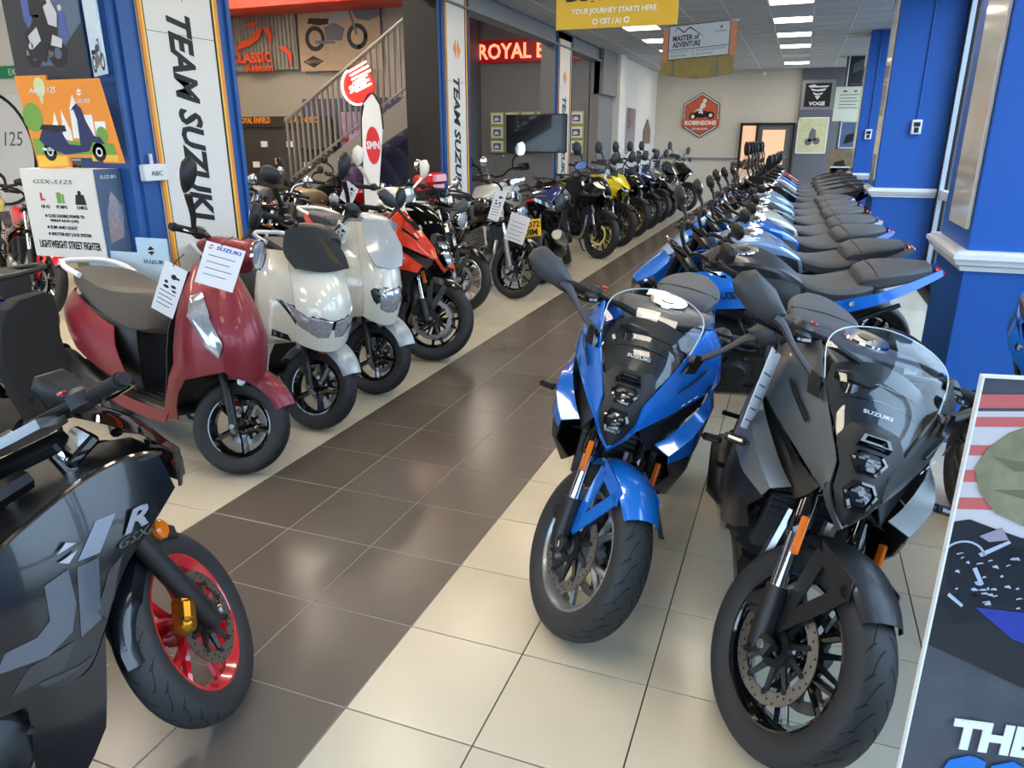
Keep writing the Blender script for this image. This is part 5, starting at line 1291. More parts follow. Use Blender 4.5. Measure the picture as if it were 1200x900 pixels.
shapes('printed_fairing', mat('ink_print', (24, 26, 34), .45, var=.1), fA, [[(.16, .16), (.30, .12), (.36, .24), (.44, .27), (.47, .40), (.40, .50), (.30, .44), (.22, .34), (.15, .30)]], o, .003, .0034)
shapes('printed_panels', mat('silver_print', (186, 190, 198), .5, var=.05), fA, [[(.36, .44), (.42, .50), (.47, .40), (.45, .32), (.38, .34)], [(.37, .22), (.46, .20), (.48, .25), (.40, .28)], [(.18, .28), (.27, .33), (.29, .25), (.20, .20)], disc2(.19, .22, .02), disc2(.50, .43, .018), [(.40, .50), (.43, .58), (.45, .50)]], o, .0034, .0038)
shapes('printed_rider', mat('ink_print'), fA, [[(.23, .40), (.24, .56), (.30, .60), (.36, .58), (.40, .46), (.34, .44), (.30, .38)], disc2(.315, .635, .042, 14, .05), [(.24, .40), (.33, .40), (.36, .30), (.30, .28)]], o, .0038, .0042)
shapes('printed_visor', mat('silver_print'), fA, [[(.33, .62), (.355, .635), (.35, .66), (.335, .65)]], o, .0042, .0045)
shapes('printed_emblem', WHITEP, fA, zed(.48, .66, .022), o); text('SUZUKI', fA, .44, .62, .15, .025, WHITEP, o, d=.0012)
fB = Fr((-3.13, 2.20, 2.06), (.45, -.89, 0), (0, 0, 1))
o = poster('blue_poster', 'narrow pale blue motorcycle poster angled beside the rider poster', 'poster', Fr((-3.14, 2.235, 2.06), (.87, -.49, 0), (0, 0, 1)), .34, .66, SKYB)
bike_print(Fr((-3.14, 2.235, 2.06), (.87, -.49, 0), (0, 0, 1)), .02, .02, .17, NAVYP, o)
shapes('printed_emblem', WHITEP, Fr((-3.14, 2.235, 2.06), (.87, -.49, 0), (0, 0, 1)), zed(.22, .50, .022), o)
fC = Fr((-3.62, 2.10, 1.49), (1, 0, 0), (.0, 0, 1))
o = MB().prism([(0, .04), (.24, .04), (.24, 0), (.0, 0), (0, .04), (-.06, .58), (.22, .58), (.22, .55), (.66, .55), (.76, .05), (.60, .05), (.55, .08), (.30, .08)][4:] + [(.30, .02), (.02, .0)], fC, -.012, 0).build('scooter_poster', ORG)
tag(o, 'orange cut-out poster of a navy scooter in front of white city buildings', 'poster')
shapes('printed_grass', GRN, fC, [[(.0, .10), (.72, .10), (.70, .17), (.0, .20)], disc2(.04, .33, .09), disc2(.62, .22, .05)], o)
shapes('printed_strip', mat('yellow_print', (232, 186, 66), .5, var=.05), fC, [[(.02, .02), (.28, .03), (.28, .09), (.01, .09)], rect(.5, .06, .72, .10)], o, .0009, .0012)
shapes('printed_buildings', WHITEP, fC, [[(.17, .20), (.24, .36), (.27, .20)], [(.28, .20), (.30, .37), (.36, .24), (.36, .18)], [(.37, .20), (.38, .38), (.42, .46), (.45, .38), (.46, .20)], rect(.46, .2, .56, .34), rect(.57, .2, .66, .30)], o, .0012, .0016)
shapes('printed_balloon', mat('pale_green_print', (206, 216, 170), .5, var=.1), fC, [disc2(.15, .51, .05, 14, .06), [(.13, .45), (.17, .45), (.155, .41), (.145, .41)]], o, .0012, .0018)
scooter_print(fC, .06, .055, .36, NAVYP, o)
text('Avenis 125', fC, .05, .475, .24, .035, WHITEP, o, shear=.3, d=.002); shapes('printed_emblem', WHITEP, fC, zed(.46, .45, .022), o); text('SUZUKI', fC, .42, .41, .14, .025, WHITEP, o, d=.0012)
# white specification box with a blue side
t = thing('display_box', 'white cardboard specification box with blue side under the orange poster', 'display box', (-3.43, 2.07, .93))
MB().box((0, .10, .28), (.66, .20, .58)).build('box_body', WHITEP, t)
fD = Fr((-.33, -.004, -.01), (1, 0, 0), (0, 0, 1))
MB().prism(rect(0, 0, .66, .58), fD, -.003, 0).build('front_sheet', mat('box_white', (216, 214, 206), .5, var=.03), t)
fS = Fr((.334, 0, -.01), (0, 1, 0), (0, 0, 1))
sd = MB().prism(rect(0, 0, .2, .58), fS, -.003, 0).build('side_sheet', SLATE, t)
shapes('printed_machine', LENS, fS, [[(.04, .10), (.16, .14), (.18, .34), (.10, .44), (.05, .30)]], sd); text('SUZUKI', fS, .04, .52, .12, .022, WHITEP, sd)
text('GSX-S125', fD, .11, .485, .36, .026, GREYPR, t, shear=.3); text('L', fD, .15, .375, .04, .05, REDPR, t, bold=.06)
shapes('pump_icon', GRN, fD, [rect(.30, .36, .34, .43), rect(.345, .36, .365, .42)], t); shapes('weight_icon', BLACKP, fD, [[(.46, .355), (.56, .355), (.545, .42), (.475, .42)], disc2(.51, .43, .016)], t)
for k, (tx, y, x, wd) in enumerate((('OR A2', .325, .14, .08), ('97 MPG', .325, .28, .10), ('134KG', .325, .47, .09), ('CLASS LEADING POWER TO', .265, .19, .33), ('WEIGHT RATIO (12PS)', .232, .20, .26), ('SLIM AND LIGHT', .19, .19, .25), ('SHUTTER KEY LOCK SYSTEM', .145, .19, .36), ('LIGHTWEIGHT STREET FIGHTER', .06, .06, .56))):
    text(tx, fD, x, y, wd, .022 if k < 7 else .052, BLACKP, t, bold=.02)
shapes('bullet_marks', BLACKP, fD, [disc2(.17, .275, .010), disc2(.17, .20, .010), disc2(.17, .155, .010)], t)
fE = Fr((-3.41, 2.09, .58), (1, 0, 0), (0, 0, 1))
o = poster('cruiser_poster', 'pale blue motorcycle poster behind the maroon scooter seat', 'poster', fE, .82, .40, SKYB)
shapes('printed_trees', OLIVE, fE, [[(0, 0), (.10, 0), (.13, .22), (.08, .40), (0, .40)]], o); text('V-STROM', fE, .12, .26, .22, .035, NAVYP, o, shear=.25)
shapes('printed_emblem', BLACKP, fE, zed(.65, .39, .03), o, .0054, .0062); text('SUZUKI', fE, .60, .335, .18, .03, BLACKP, o, d=.0012)
MB().prism(rect(.56, .36, .82, .50), fE, -.004, .005).build('poster_top', SKYB, o)
# white wall at far left: lettering, green sign, small pictures, curved sign
fW = Fr((-10.9, 6.488, 0), (1, 0, 0), (0, 0, 1))
o = MB().prism(rect(1.02, 1.82, 2.6, 2.3), fW, -.004, .004).build('wall_sign', WHITEP); tag(o, 'white wall sign with large black letters', 'sign'); text('Best', fW, 1.95, 1.94, .62, .24, BLACKP, o, bold=.03, d=.005)
o = MB().prism(rect(.9, 2.52, 1.75, 2.68), fW, 0, .02).build('green_sign', mat('exit_green', (20, 140, 90), .5, var=.03)); tag(o, 'small green sign on the white wall', 'sign'); text('EXIT', fW, 1.35, 2.56, .25, .08, WHITEP, o, d=.021)
for k in range(3):
    o = MB().prism(rect(2.15, 1.62 - .19 * k, 2.48, 1.78 - .19 * k), fW, 0, .012).build('small_picture', GREYPR); tag(o, 'small grey picture on the white wall, %s of three' % ('top', 'middle', 'lowest')[k], 'picture')
    shapes('printed_detail', BLACKP, fW, [rect(2.2, 1.66 - .19 * k, 2.34, 1.73 - .19 * k), disc2(2.4, 1.69 - .19 * k, .03)], o, .012, .014)
o = MB()
for q in ring2(.75, 1.55, .78, .82, 40): o.prism(q, fW, 0, .02)
o = o.build('round_sign', BLACKP); tag(o, 'large white round sign with black rim and number on the white wall', 'sign'); MB().prism(disc2(.75, 1.55, .78, 40), fW, 0, .01).build('sign_face', WHITEP, o); text('125', fW, .95, 1.60, .42, .2, GREYPR, o, shear=.3, d=.011)
# small white box on the pillar
t = thing('control_box', 'small white control box on the near pillar beside the banner', 'control box', (-2.985, 2.43, 1.47)); MB().box((.02, 0, 0), (.05, .20, .11), bv=.006).build('box_body', WHITEG, t); MB().tube([(.01, 0, .05), (.01, 0, .12)], .012, 8).build('conduit', WHITEG, t)
text('ABC', Fr((.046, -.05, -.02), (0, 1, 0), (0, 0, 1)), 0, 0, .1, .03, GREYPR, t)

# ---- display board, lower right
DB = Fr((1.395, -.46, .10), (.985, .17, 0), (0, 0, 1)); DW, DH = .85, 1.28
t = thing('display_board', 'tall printed display board with striped flag and motorcycle in the lower right corner', 'display board', (0, 0, 0))
MB().prism(rect(0, 0, DW, DH), DB, -.006, 0).build('board_panel', mat('board_asphalt', (52, 55, 62), .5, col2=(84, 88, 98), scale=22, bump=.05), t)
b = MB(); b.prism(rect(-.003, 0, 0, DH), DB, -.006, .004); b.prism(rect(-.003, DH, DW, DH + .003), DB, -.006, .004); b.build('board_edge', WHITEG, t)
MB().box((1.80, -.40, .04), (.8, .4, .08), bv=.01).prism(rect(.1, -.06, .16, .4), DB, -.05, -.014).build('board_stand', BLACK, t)
FW = mat('flag_white_print', (206, 200, 200), .55, col2=(186, 180, 184), scale=12); FRD = mat('flag_red_print', (200, 104, 98), .55, col2=(184, 86, 84), scale=12)
def strip(name, y0, y1, m, d0, d1):
    mb = MB(); n = 12
    up_ = lambda a, y: y + .05 * a + .004 * math.sin(a * 40)
    for k in range(n):
        a0, a1 = DW * k / n, DW * (k + 1) / n; mb.prism([(a0, up_(a0, y0)), (a1, up_(a1, y0)), (a1, up_(a1, y1)), (a0, up_(a0, y1))], DB, d0, d1)
    return mb.build(name, m, t)
strip('printed_stripe', 1.04, 1.232, FW, .0004, .0010)
for a_, c_ in ((1.239, 1.258), (1.212, 1.226), (1.170, 1.185), (1.130, 1.148), (1.088, 1.106)): strip('printed_stripe', a_ - .002, c_ - .002, FRD, .0012, .0016)
DARKB = mat('night_ground_print', (26, 28, 33), .45, col2=(42, 45, 50), scale=8)
shapes('printed_dark_ground', DARKB, DB, [[(-.0, .86), (.17, .79), (DW, .68), (DW, 1.0), (.30, 1.03), (.09, 1.05), (.05, 1.062), (.02, 1.072), (0, 1.066)]], t, .0018, .0022)
CAM = mat('olive_sleeve_print', (152, 148, 116), .6, col2=(92, 92, 70), scale=34)
shapes('printed_sleeve', CAM, DB, [[(.012, 1.15), (.022, 1.18), (.045, 1.205), (.09, 1.228), (.3, 1.24), (DW, 1.27), (DW, 1.02), (.3, 1.04), (.09, 1.068), (.05, 1.085), (.024, 1.115)]], t, .0024, .003)
shapes('printed_sleeve_fold', mat('olive_fold_print', (110, 108, 80), .6, var=.2, scale=30), DB, [[(.03, 1.17), (.06, 1.15), (.12, 1.155), (.2, 1.13), (.12, 1.165), (.06, 1.165)], [(.04, 1.12), (.08, 1.11), (.17, 1.115), (.09, 1.125)], [(.06, 1.195), (.11, 1.185), (.2, 1.20), (.1, 1.20)]], t, .003, .0034)
shapes('printed_machine', mat('machine_print', (12, 13, 15), .4, col2=(40, 44, 52), scale=50), DB, [[(.005, 1.03), (.04, 1.052), (.07, 1.035), (.17, 1.03), (.30, 1.0), (.30, .90), (.16, .93), (.06, .945), (.01, .96)], [(.0, .945), (.05, .955), (.075, .915), (.03, .90)]], t, .0024, .003)
rg = random.Random(3); gl = []
for k in range(60):
    a, c_ = .012 + rg.random() * .17, .935 + rg.random() * .085; q_ = .002 + rg.random() * .008; gl.append([(a, c_), (a + q_, c_ + rg.random() * .006 - .002), (a + q_ * .6, c_ + .004), (a, c_ + .002)])
shapes('printed_highlights', mat('chrome_print', (176, 188, 206), .4, var=.2), DB, gl + ring2(.022, 1.01, .026, .029, 24)[1:11] + [[(.04, 1.02), (.075, 1.045), (.078, 1.041), (.045, 1.015)], [(.037, .995), (.052, .968), (.056, .972), (.042, .998)], [(.012, .947), (.034, .930), (.036, .934), (.014, .952)]], t, .003, .0034)['kind'] = 'stuff'
shapes('printed_wing', mat('lilac_print', (150, 140, 156), .45, var=.05), DB, [[(.036, 1.048), (.062, 1.064), (.074, 1.046), (.05, 1.040)]], t, .0034, .0038)
shapes('printed_blue_panel', mat('royal_blue_print', (44, 60, 150), .45, var=.1), DB, [[(.052, .932), (.20, .93), (.20, .86), (.11, .885)]], t, .003, .0034)
text('THE', DB, .060, .677, .118, .056, WHITEP, t, bold=.05, d=.003); text('COBRA', DB, .055, .572, .30, .095, mat('bright_blue_print', (28, 110, 196), .4, var=.03), t, bold=.05, d=.003)
# ---- hanging signs under the ceiling
YS = mat('yellow_sign_print', (222, 184, 40), .45, col2=(206, 160, 36), scale=2)
t = thing('hanging_sign', 'yellow hanging sign about where a journey starts', 'hanging sign', (-.62, 4.0, 2.43)); fY = Fr((0, 0, 0), (1, .02, 0), (0, 0, 1))
MB().prism(rect(0, 0, .86, .62), fY, -.012, 0).build('sign_panel', YS, t)
text('YOUR JOURNEY STARTS HERE.', fY, .115, .085, .605, .045, WHITEP, t, shear=.1, bold=.02); text('CBT / A1', fY, .32, .025, .15, .038, WHITEP, t, bold=.03); text('Begins', fY, .07, .155, .42, .09, BLACKP, t, shear=.2, bold=.03)
shapes('sign_icons', WHITEP, fY, ring2(.285, .042, .012, .020, 14) + ring2(.51, .046, .012, .020, 14), t)
for x in (.1, .76): MB().tube([(x, .0, .62), (x, 0, 1.05)], .003, 5).build('hanging_wire', STEEL, t)
t = thing('hanging_sign', 'hanging picture sign of a painted road board, below the ceiling', 'hanging sign', (-.56, 8.0, 2.42)); fM = Fr((0, 0, 0), (1, .02, 0), (0, 0, 1))
hh = lambda x: -.07 * (1 - ((x - .42) / .42) ** 2) * 1.0
MB().prism([(0, .0), (.2, hh(.2) * .6), (.42, hh(.42) * .7), (.62, hh(.62) * .6), (.83, 0), (.86, .58), (0, .50)], fM, -.01, 0).build('sign_panel', mat('dry_grass_print', (150, 122, 66), .6, col2=(96, 98, 50), scale=14), t)
shapes('printed_bricks', mat('brick_print', (168, 92, 62), .6, col2=(196, 140, 110), scale=30), fM, [rect(.01, .14, .09, .50), rect(.76, .20, .84, .56)], t)
shapes('printed_sky', SKYB, fM, [[(.09, .46), (.84, .54), (.86, .575), (0, .50)]], t, .001, .0016)
fN = Fr((.07, .001, .16), (1, .02, .06), (0, 0, 1)); pb = MB().prism(rect(0, 0, .70, .37), fN, .0012, .004).build('printed_board', mat('pale_board_print', (176, 186, 194), .5, var=.05), t)
shapes('board_border', BLACKP, fN, [rect(0, 0, .7, .008), rect(0, .362, .7, .37), rect(0, 0, .008, .37), rect(.692, 0, .7, .37), rect(0, .105, .7, .112), rect(.29, .01, .294, .1), [(.05, .29), (.10, .34), (.17, .28), (.24, .33), (.44, .20), (.24, .345), (.17, .295), (.10, .355)]], t, .0042, .005)
text('MASTER of', fN, .05, .20, .30, .06, BLACKP, t, bold=.03, d=.0042); text('ADVENTURE', fN, .05, .13, .32, .06, BLACKP, t, bold=.03, d=.0042)
text('THE RUGGED ONE', fN, .03, .07, .2, .022, GREYPR, t, d=.0042); text('THE ADVENTURE WINNER', fN, .32, .07, .34, .022, GREYPR, t, d=.0042); text('STARTS HERE', fN, .03, .03, .18, .022, GREYPR, t, d=.0042); text('ON ANY ROAD', fN, .32, .03, .2, .022, GREYPR, t, d=.0042)
shapes('printed_emblem', BLACKP, fN, zed(.58, .29, .018), t, .0042, .005); text('SUZUKI', fN, .53, .255, .13, .02, BLACKP, t, d=.0042)
shapes('printed_posts', GREYPR, fM, [rect(.13, -.02, .15, .16), rect(.64, -.03, .665, .18)], t, .0042, .005)
for x in (.1, .76): MB().tube([(x, .0, .5), (x, 0, 1.06)], .003, 5).build('hanging_wire', STEEL, t)
# ---- red lit sign, television, framed pictures
REDN = mat('lit_red_letters', (255, 128, 96), .4, emit=2.2); REDGLOW = mat('red_sign_case', (150, 14, 24), .4, emit=.25)
fR = Fr((-5.72, 14.44, 3.27), (1, 0, 0), (0, 0, 1))
o = MB().prism(rect(-.9, 0, 2.36, .46), fR, -.04, 0).build('lit_sign', REDGLOW); tag(o, 'red illuminated sign with pale glowing letters high on the inner wall', 'lit sign')
text('ROYAL E', fR, .04, .07, 1.50, .31, REDN, o, 'lit_lettering', bold=.015, ext=.02)
t = thing('television', 'large black flat television in front of the third blue pillar', 'television', (-3.17, 11.02, 1.79)); MB().box((0, 0, 0), (1.10, .06, .63), bv=.012).build('television_case', BLACK, t); MB().box((0, -.032, 0), (1.06, .006, .59)).build('screen', mat('dark_screen_glass', (22, 20, 26), .18, coat=.5, var=.05), t); MB().box((.3, .28, 0), (.12, .5, .12)).build('wall_bracket', SATIN, t)
LIME = mat('lime_picture_frame', (186, 190, 110), .5, var=.05)
k = 0
for x0 in (-5.42, -5.06, -4.70, -4.34, -3.60):
    for zr in range(3):
        f = Fr((x0, 14.43, 2.0 - .29 * zr), (1, 0, 0), (0, 0, 1)); o = MB().prism(rect(0, 0, .32, .27), f, -.02, 0).build('framed_picture', LIME)
        colw = {-5.42: 'leftmost', -5.06: 'second', -4.70: 'third', -4.34: 'fourth', -3.60: 'rightmost'}[x0]
        tag(o, 'lime framed picture, %s column, %s row on the inner wall' % (colw, ('top', 'middle', 'bottom')[zr]), 'picture', 'framed pictures on the inner wall')
        MB().prism(rect(.03, .03, .29, .24), f, 0, .003).build('mount', WHITEP, o); shapes('printed_photo', (SLATE, NAVYP, GREYPR)[(k * 5 + zr) % 3], f, [rect(.07, .06, .25, .20)], o, .003, .005); shapes('printed_detail', WHITEP, f, [[(.09, .08), (.22, .10), (.17, .16), (.11, .15)]], o, .005, .006); k += 1
# ---- left bay: corrugated sheet with red emblem, large picture, display wall, stairs, lit sign, flag
b = MB(); x0, x1, z0, z1 = -8.3, -6.4, 2.74, 3.52; pts = []
n = 26
for i in range(n * 4 + 1):
    x = x0 + (x1 - x0) * i / (n * 4); pts.append((x, 8.93 - (.03 if (i % 4) in (1, 2) else 0)))
b.grid([[(x, y, z0) for x, y in pts], [(x, y, z1) for x, y in pts]])
o = b.build('corrugated_sheet', mat('ribbed_steel', (148, 144, 134), .4, metal=.3, var=.2, scale=8)); tag(o, 'ribbed grey metal sheet high on the left bay wall', 'metal sheet')
RUST = mat('orange_red_letters', (214, 74, 36), .45, var=.1); fC2 = Fr((-7.80, 8.88, 2.74), (1, 0, 0), (0, 0, 1))
t = thing('cut_out_sign', 'orange-red cut-out sign with a bird emblem on the ribbed sheet', 'sign', (-7.1, 8.88, 2.74))
t2 = Fr((-.70, 0, 0), (1, 0, 0), (0, 0, 1))
text('CLASSIC', t2, .16, .11, .80, .15, RUST, t, bold=.03, ext=.02); text('Reborn', t2, .44, -.02, .52, .11, RUST, t, bold=.03, ext=.02)
shapes('bird_emblem', RUST, Fr((-.48, 0, 0), (.86, 0, 0), (0, 0, 1)), [[(.02, .30), (.20, .42), (.45, .48), (.60, .60), (.70, .58), (.62, .46), (.40, .36), (.15, .32)], [(.30, .66), (.50, .62), (.62, .68), (.52, .70)], [(.70, .60), (.85, .62), (.90, .50), (.86, .34), (.78, .52)], [(1.02, .32), (1.20, .22), (1.26, .02), (1.30, .22), (1.16, .34)]], t, .0, .02)
fP = Fr((-6.36, 8.93, 2.70), (1, 0, 0), (0, 0, 1)); o = poster('large_picture', 'large sand-coloured picture of a classic motorcycle above the stairs', 'picture', fP, 1.45, .86, SAND)
bike_print(fP, .12, .28, .60, mat('silver_tank_print', (150, 150, 146), .5, var=.1), o); shapes('printed_rocks', GREYPR, fP, [[(.95, .86), (1.05, .70), (1.25, .66), (1.45, .72), (1.45, .86)]], o)
shapes('printed_diamond', BLACKP, fP, [[(.05, .14), (.24, .22), (.43, .14), (.24, .05)]], o, .001, .0016); text('REDITCH', fP, .11, .115, .26, .045, SAND, o, d=.002)
RE = mat('charcoal_display', (58, 54, 50), .6, var=.1)
t = thing('display_wall', 'charcoal display wall with orange lettering behind the classic motorcycles', 'display wall', (-6.7, 8.78, 0)); MB().box((0, 0, 1.0), (1.9, .08, 2.0)).build('display_panel', RE, t); MB().box((0, -.05, 1.96), (1.9, .04, .16)).build('header', mat('dark_header', (44, 38, 36), .5, var=.05), t)
fH = Fr((-.95, -.072, 1.88), (1, 0, 0), (0, 0, 1)); text('ROYAL ENFIELD', fH, .16, .06, .62, .09, ORG, t, bold=.02); text('ROYAL ENFIELD', fH, 1.06, .06, .62, .09, ORG, t, bold=.02)
for i, (x, z) in enumerate(((-.35, 1.62), (.15, 1.62), (-.1, 1.36), (.45, 1.30), (-.55, 1.3))): MB().box((x, -.05, z), (.12, .02, .09)).build('label_card', PAPER, t)
MB().body([(.35, halfsec(.09, 1.60, 1.53)), (.55, halfsec(.11, 1.56, 1.5)), (.8, halfsec(.08, 1.58, 1.52))], 2, 2).build('mounted_seat', BLACK, t)
PUR = mat('violet_picture_print', (110, 70, 130), .5, col2=(190, 160, 200), scale=7)
o = poster('violet_poster', 'violet tall picture panel between display wall and feather flag', 'poster', Fr((-5.72, 8.925, .9), (1, 0, 0), (0, 0, 1)), .52, 1.2, PUR); shapes('printed_spots', REDPR, Fr((-5.72, 8.925, .9), (1, 0, 0), (0, 0, 1)), [disc2(.1, .8, .05), disc2(.2, .55, .06), disc2(.4, .7, .04)], o)
t = thing('wall_rack', 'white slatted leaflet rack beside the display wall', 'rack', (-7.95, 8.75, 0)); b = MB()
MB().box((0, 0, 1.1), (.36, .06, 2.2)).build('rack_back', WHITEP, t)
for i in range(5): MB().box((0, -.06, .9 + .26 * i), (.34, .08, .03)).build('shelf', WHITEP, t)
for i in range(4): MB().box((.05 * (i % 2), -.07, 1.02 + .26 * i), (.2, .01, .18)).build('leaflet', SLATE if i % 2 else SAND, t)
# stairs with a handrail
t = thing('staircase', 'grey staircase with metal railing rising to the right', 'staircase', (-5.6, 8.0, 0)); STG = mat('warm_grey_metal', (132, 126, 116), .5, var=.08)
A = np.array((-.45, 0, 1.0)); Bv = np.array((1.75, 0, 2.35)); st = Bv - A
b = MB(); b.prism([(A[0] - .2, A[2] - .35), (A[0], A[2] - .0), (Bv[0], Bv[2]), (Bv[0], Bv[2] - .42)], lambda a, c, d: (a, d, c), -.03, .03); b.build('stringer', STG, t)
for i in range(9):
    P_ = A + st * (i + .5) / 9; MB().box((P_[0], .45, P_[2] - .06), (.27, .86, .04)).build('step', STG, t)
MB().tube([A + (0, 0, .95), Bv + (0, 0, .95)], .03, 8).tube([A + (0, 0, .12), Bv + (0, 0, .12)], .02, 8).build('handrail', STG, t)
for i in range(24):
    P_ = A + st * (i + .3) / 24; MB().box((P_[0], 0, P_[2] + .5), (.03, .03, .86)).build('baluster', STG, t)
# red neon-style sign hung in front of the railing
t = thing('neon_sign', 'red round lit sign with white strokes hung on the stair railing', 'lit sign', (-4.62, 7.75, 2.38)); NEON = mat('lit_warm_tube', (255, 214, 196), .4, emit=7.0)
MB().tube([(0, .03, .0), (.05, .24, .05)], .02, 6).build('sign_bracket', SATIN, t)
MB().prism(disc2(0, 0, .25, 28), lambda a, c, d: (a, d, c), .0, .03).build('sign_disc', mat('red_acrylic', (196, 40, 36), .3, emit=.5), t)
MB().tube([(.24 * math.cos(a), -.02, .24 * math.sin(a)) for a in np.linspace(2.2, 5.4, 16)], .012, 6).build('light_tube', NEON, t)
for i in range(6): MB().tube([(-.12 + .02 * i, -.02, .08 - .05 * i + .1), (.16 + .03 * (i % 3), -.02, .20 - .055 * i + .1)], .011, 6).build('light_tube', NEON, t)
text('SUMO', Fr((-.10, -.035, -.10), (1, 0, .45), (-.2, 0, 1)), 0, 0, .26, .09, NEON, t, ext=.01)
# feather flag
t = thing('feather_flag', 'white feather flag with a red oval standing among the motorcycles', 'flag', (-3.58, 6.27, 0)); fF = Fr((0, 0, 0), (1, 0, 0), (0, 0, 1))
MB().prism([(-.13, .9), (-.10, 1.9), (-.04, 2.1), (.06, 2.18), (.15, 2.05), (.17, 1.8), (.06, 1.0), (.03, .9)], fF, -.004, .004).build('flag_cloth', WHITEP, t)
MB().tube([(-.135, 0, 0), (-.135, 0, .9), (-.105, 0, 1.9), (-.045, 0, 2.11), (.06, 0, 2.195), (.155, 0, 2.06), (.178, 0, 1.8)], .010, 6, m=2).build('flag_pole', BLACK, t)
shapes('red_oval', REDPR, fF, [disc2(.035, 1.62, .095, 20, .21)], t, .004, .006); text('SMN', fF, -.05, 1.58, .17, .09, WHITEP, t, bold=.04, d=.006)
MB().lathe([(0, 0), (.22, 0), (.22, .02), (.03, .05), (.0, .05)], (-.135, 0, 0), (0, 0, 1), n=16).build('flag_base', BLACK, t)
# ---- back wall: hexagon emblem, framed sign, posters, side picture and mirror
fX = Fr((-1.62, 20.67, 2.34), (1, 0, 0), (0, 0, 1)); RST = mat('rust_orange_print', (196, 88, 52), .45, var=.08)
t = thing('hexagon_sign', 'hexagonal orange sign with a racing rider on the back wall', 'sign', (-1.62, 20.67, 2.34)); f0 = Fr((0, 0, 0), (1, 0, 0), (0, 0, 1)); hx = lambda k, q=1: [(k * .57 * math.cos(PI / 6 + i * PI / 3), q * k * .60 * math.sin(PI / 6 + i * PI / 3)) for i in range(6)]
for k_, m_, d_ in ((1.0, BLACKP, .02), (.955, WHITEP, .024), (.90, BLACKP, .028), (.86, RST, .032)): MB().prism(hx(k_), f0, 0, d_).build('sign_layer', m_, t)
shapes('rider_picture', BLACKP, f0, [disc2(-.22, -.03, .10), disc2(.26, -.0, .10), [(-.22, 0), (-.1, .12), (.10, .12), (.28, .05), (.1, -.06), (-.1, -.06)]], t, .032, .036); shapes('rider_picture', WHITEP, f0, [[(-.08, .06), (-.02, .30), (.06, .36), (.12, .24), (.02, .16), (.06, .04)], disc2(.08, .38, .05), disc2(-.22, -.03, .05), disc2(.26, 0, .05), [(-.2, .1), (-.08, .18), (.0, .14)]], t, .036, .04)
MB().prism([(-.52, -.10), (.52, -.10), (.50, -.30), (-.50, -.30)], f0, .03, .044).build('name_band', RST, t); text('ROBINSONS', f0, -.43, -.255, .86, .12, WHITEP, t, bold=.04, d=.044); text('ESTABLISHED', f0, -.22, -.38, .44, .05, WHITEP, t, bold=.02, d=.033)
t = thing('framed_sign', 'silver framed black sign with striped white triangle on the grey wall', 'sign', (.94, 20.60, 2.44)); f0 = Fr((0, 0, 0), (1, 0, 0), (0, 0, 1))
MB().prism(rect(0, 0, .82, .74), f0, -.02, 0).build('sign_frame', ALU, t); MB().prism(rect(.09, .08, .73, .66), f0, 0, .006).build('sign_face', BLACKP, t)
text('VOGE', f0, .21, .11, .40, .10, WHITEP, t, bold=.04, d=.006); shapes('striped_triangle', WHITEP, f0, [[(.15, .60), (.30, .63), (.38, .59), (.67, .60), (.62, .555), (.2, .555)], [(.22, .53), (.36, .50), (.60, .53), (.565, .47), (.40, .46), (.26, .48)], [(.28, .44), (.40, .40), (.54, .43), (.50, .38), (.40, .36), (.32, .38)], [(.34, .345), (.48, .345), (.41, .25)]], t, .006, .009)
def framed(name, label, fr, w, h, m, extra):
    o = poster(name, label, 'poster', fr, w, h, m, (.025, WHITEG)); shapes('printed_picture', extra[0], fr, extra[1], o, .001, .002); return o
GP = mat('meadow_print', (170, 174, 80), .6, col2=(206, 206, 190), scale=8)
f0 = Fr((.95, 20.60, 1.34), (1, 0, 0), (0, 0, 1)); framed('trail_poster', 'white framed poster of a rider on a green trail, on the grey wall', f0, .76, .92, GP, (GREYPR, [[(.3, .3), (.48, .34), (.46, .6), (.36, .66), (.3, .5)], disc2(.3, .3, .09), disc2(.5, .32, .09)]))
y = 17.98
f0 = Fr((1.90, y, 2.72), (1, 0, 0), (0, 0, 1)); o = framed('dark_poster', 'black framed poster high on the end pier', f0, .5, .86, DARKPR, (GREYPR, [rect(.08, .08, .36, .10), rect(.08, .16, .4, .18), [(.1, .4), (.4, .5), (.3, .7), (.12, .6)]]))
f0 = Fr((1.70, y - .03, 2.10), (1, 0, 0), (0, 0, 1)); o = poster('cream_notice', 'cream printed notice overlapping the end pier', 'notice', f0, .60, .74, mat('cream_paper', (222, 222, 196), .6, var=.03)); shapes('printed_lines', GREYPR, f0, [rect(.1, .56 - .07 * k, .5 - .05 * (k % 2), .575 - .07 * k) for k in range(5)] + [disc2(.2, .64, .05, 10, .02), disc2(.42, .64, .04, 10, .02)], o)
f0 = Fr((1.90, y, 1.50), (1, 0, 0), (0, 0, 1)); framed('grey_poster', 'dark framed motorcycle poster below the cream notice', f0, .40, .60, SLATE, (BLACKP, [[(.1, .1), (.3, .15), (.32, .35), (.15, .3)]]))
f0 = Fr((1.72, y - .04, .85), (1, 0, 0), (0, 0, 1)); o = poster('trail_board', 'brown lower poster of off-road motorcycles by the end pier', 'poster', f0, .56, .64, mat('brown_trail_print', (96, 74, 50), .6, col2=(150, 130, 100), scale=9)); shapes('printed_machines', BLACKP, f0, [[(.1, .1), (.4, .2), (.35, .4), (.15, .34)], disc2(.15, .15, .08), disc2(.4, .18, .08)], o)
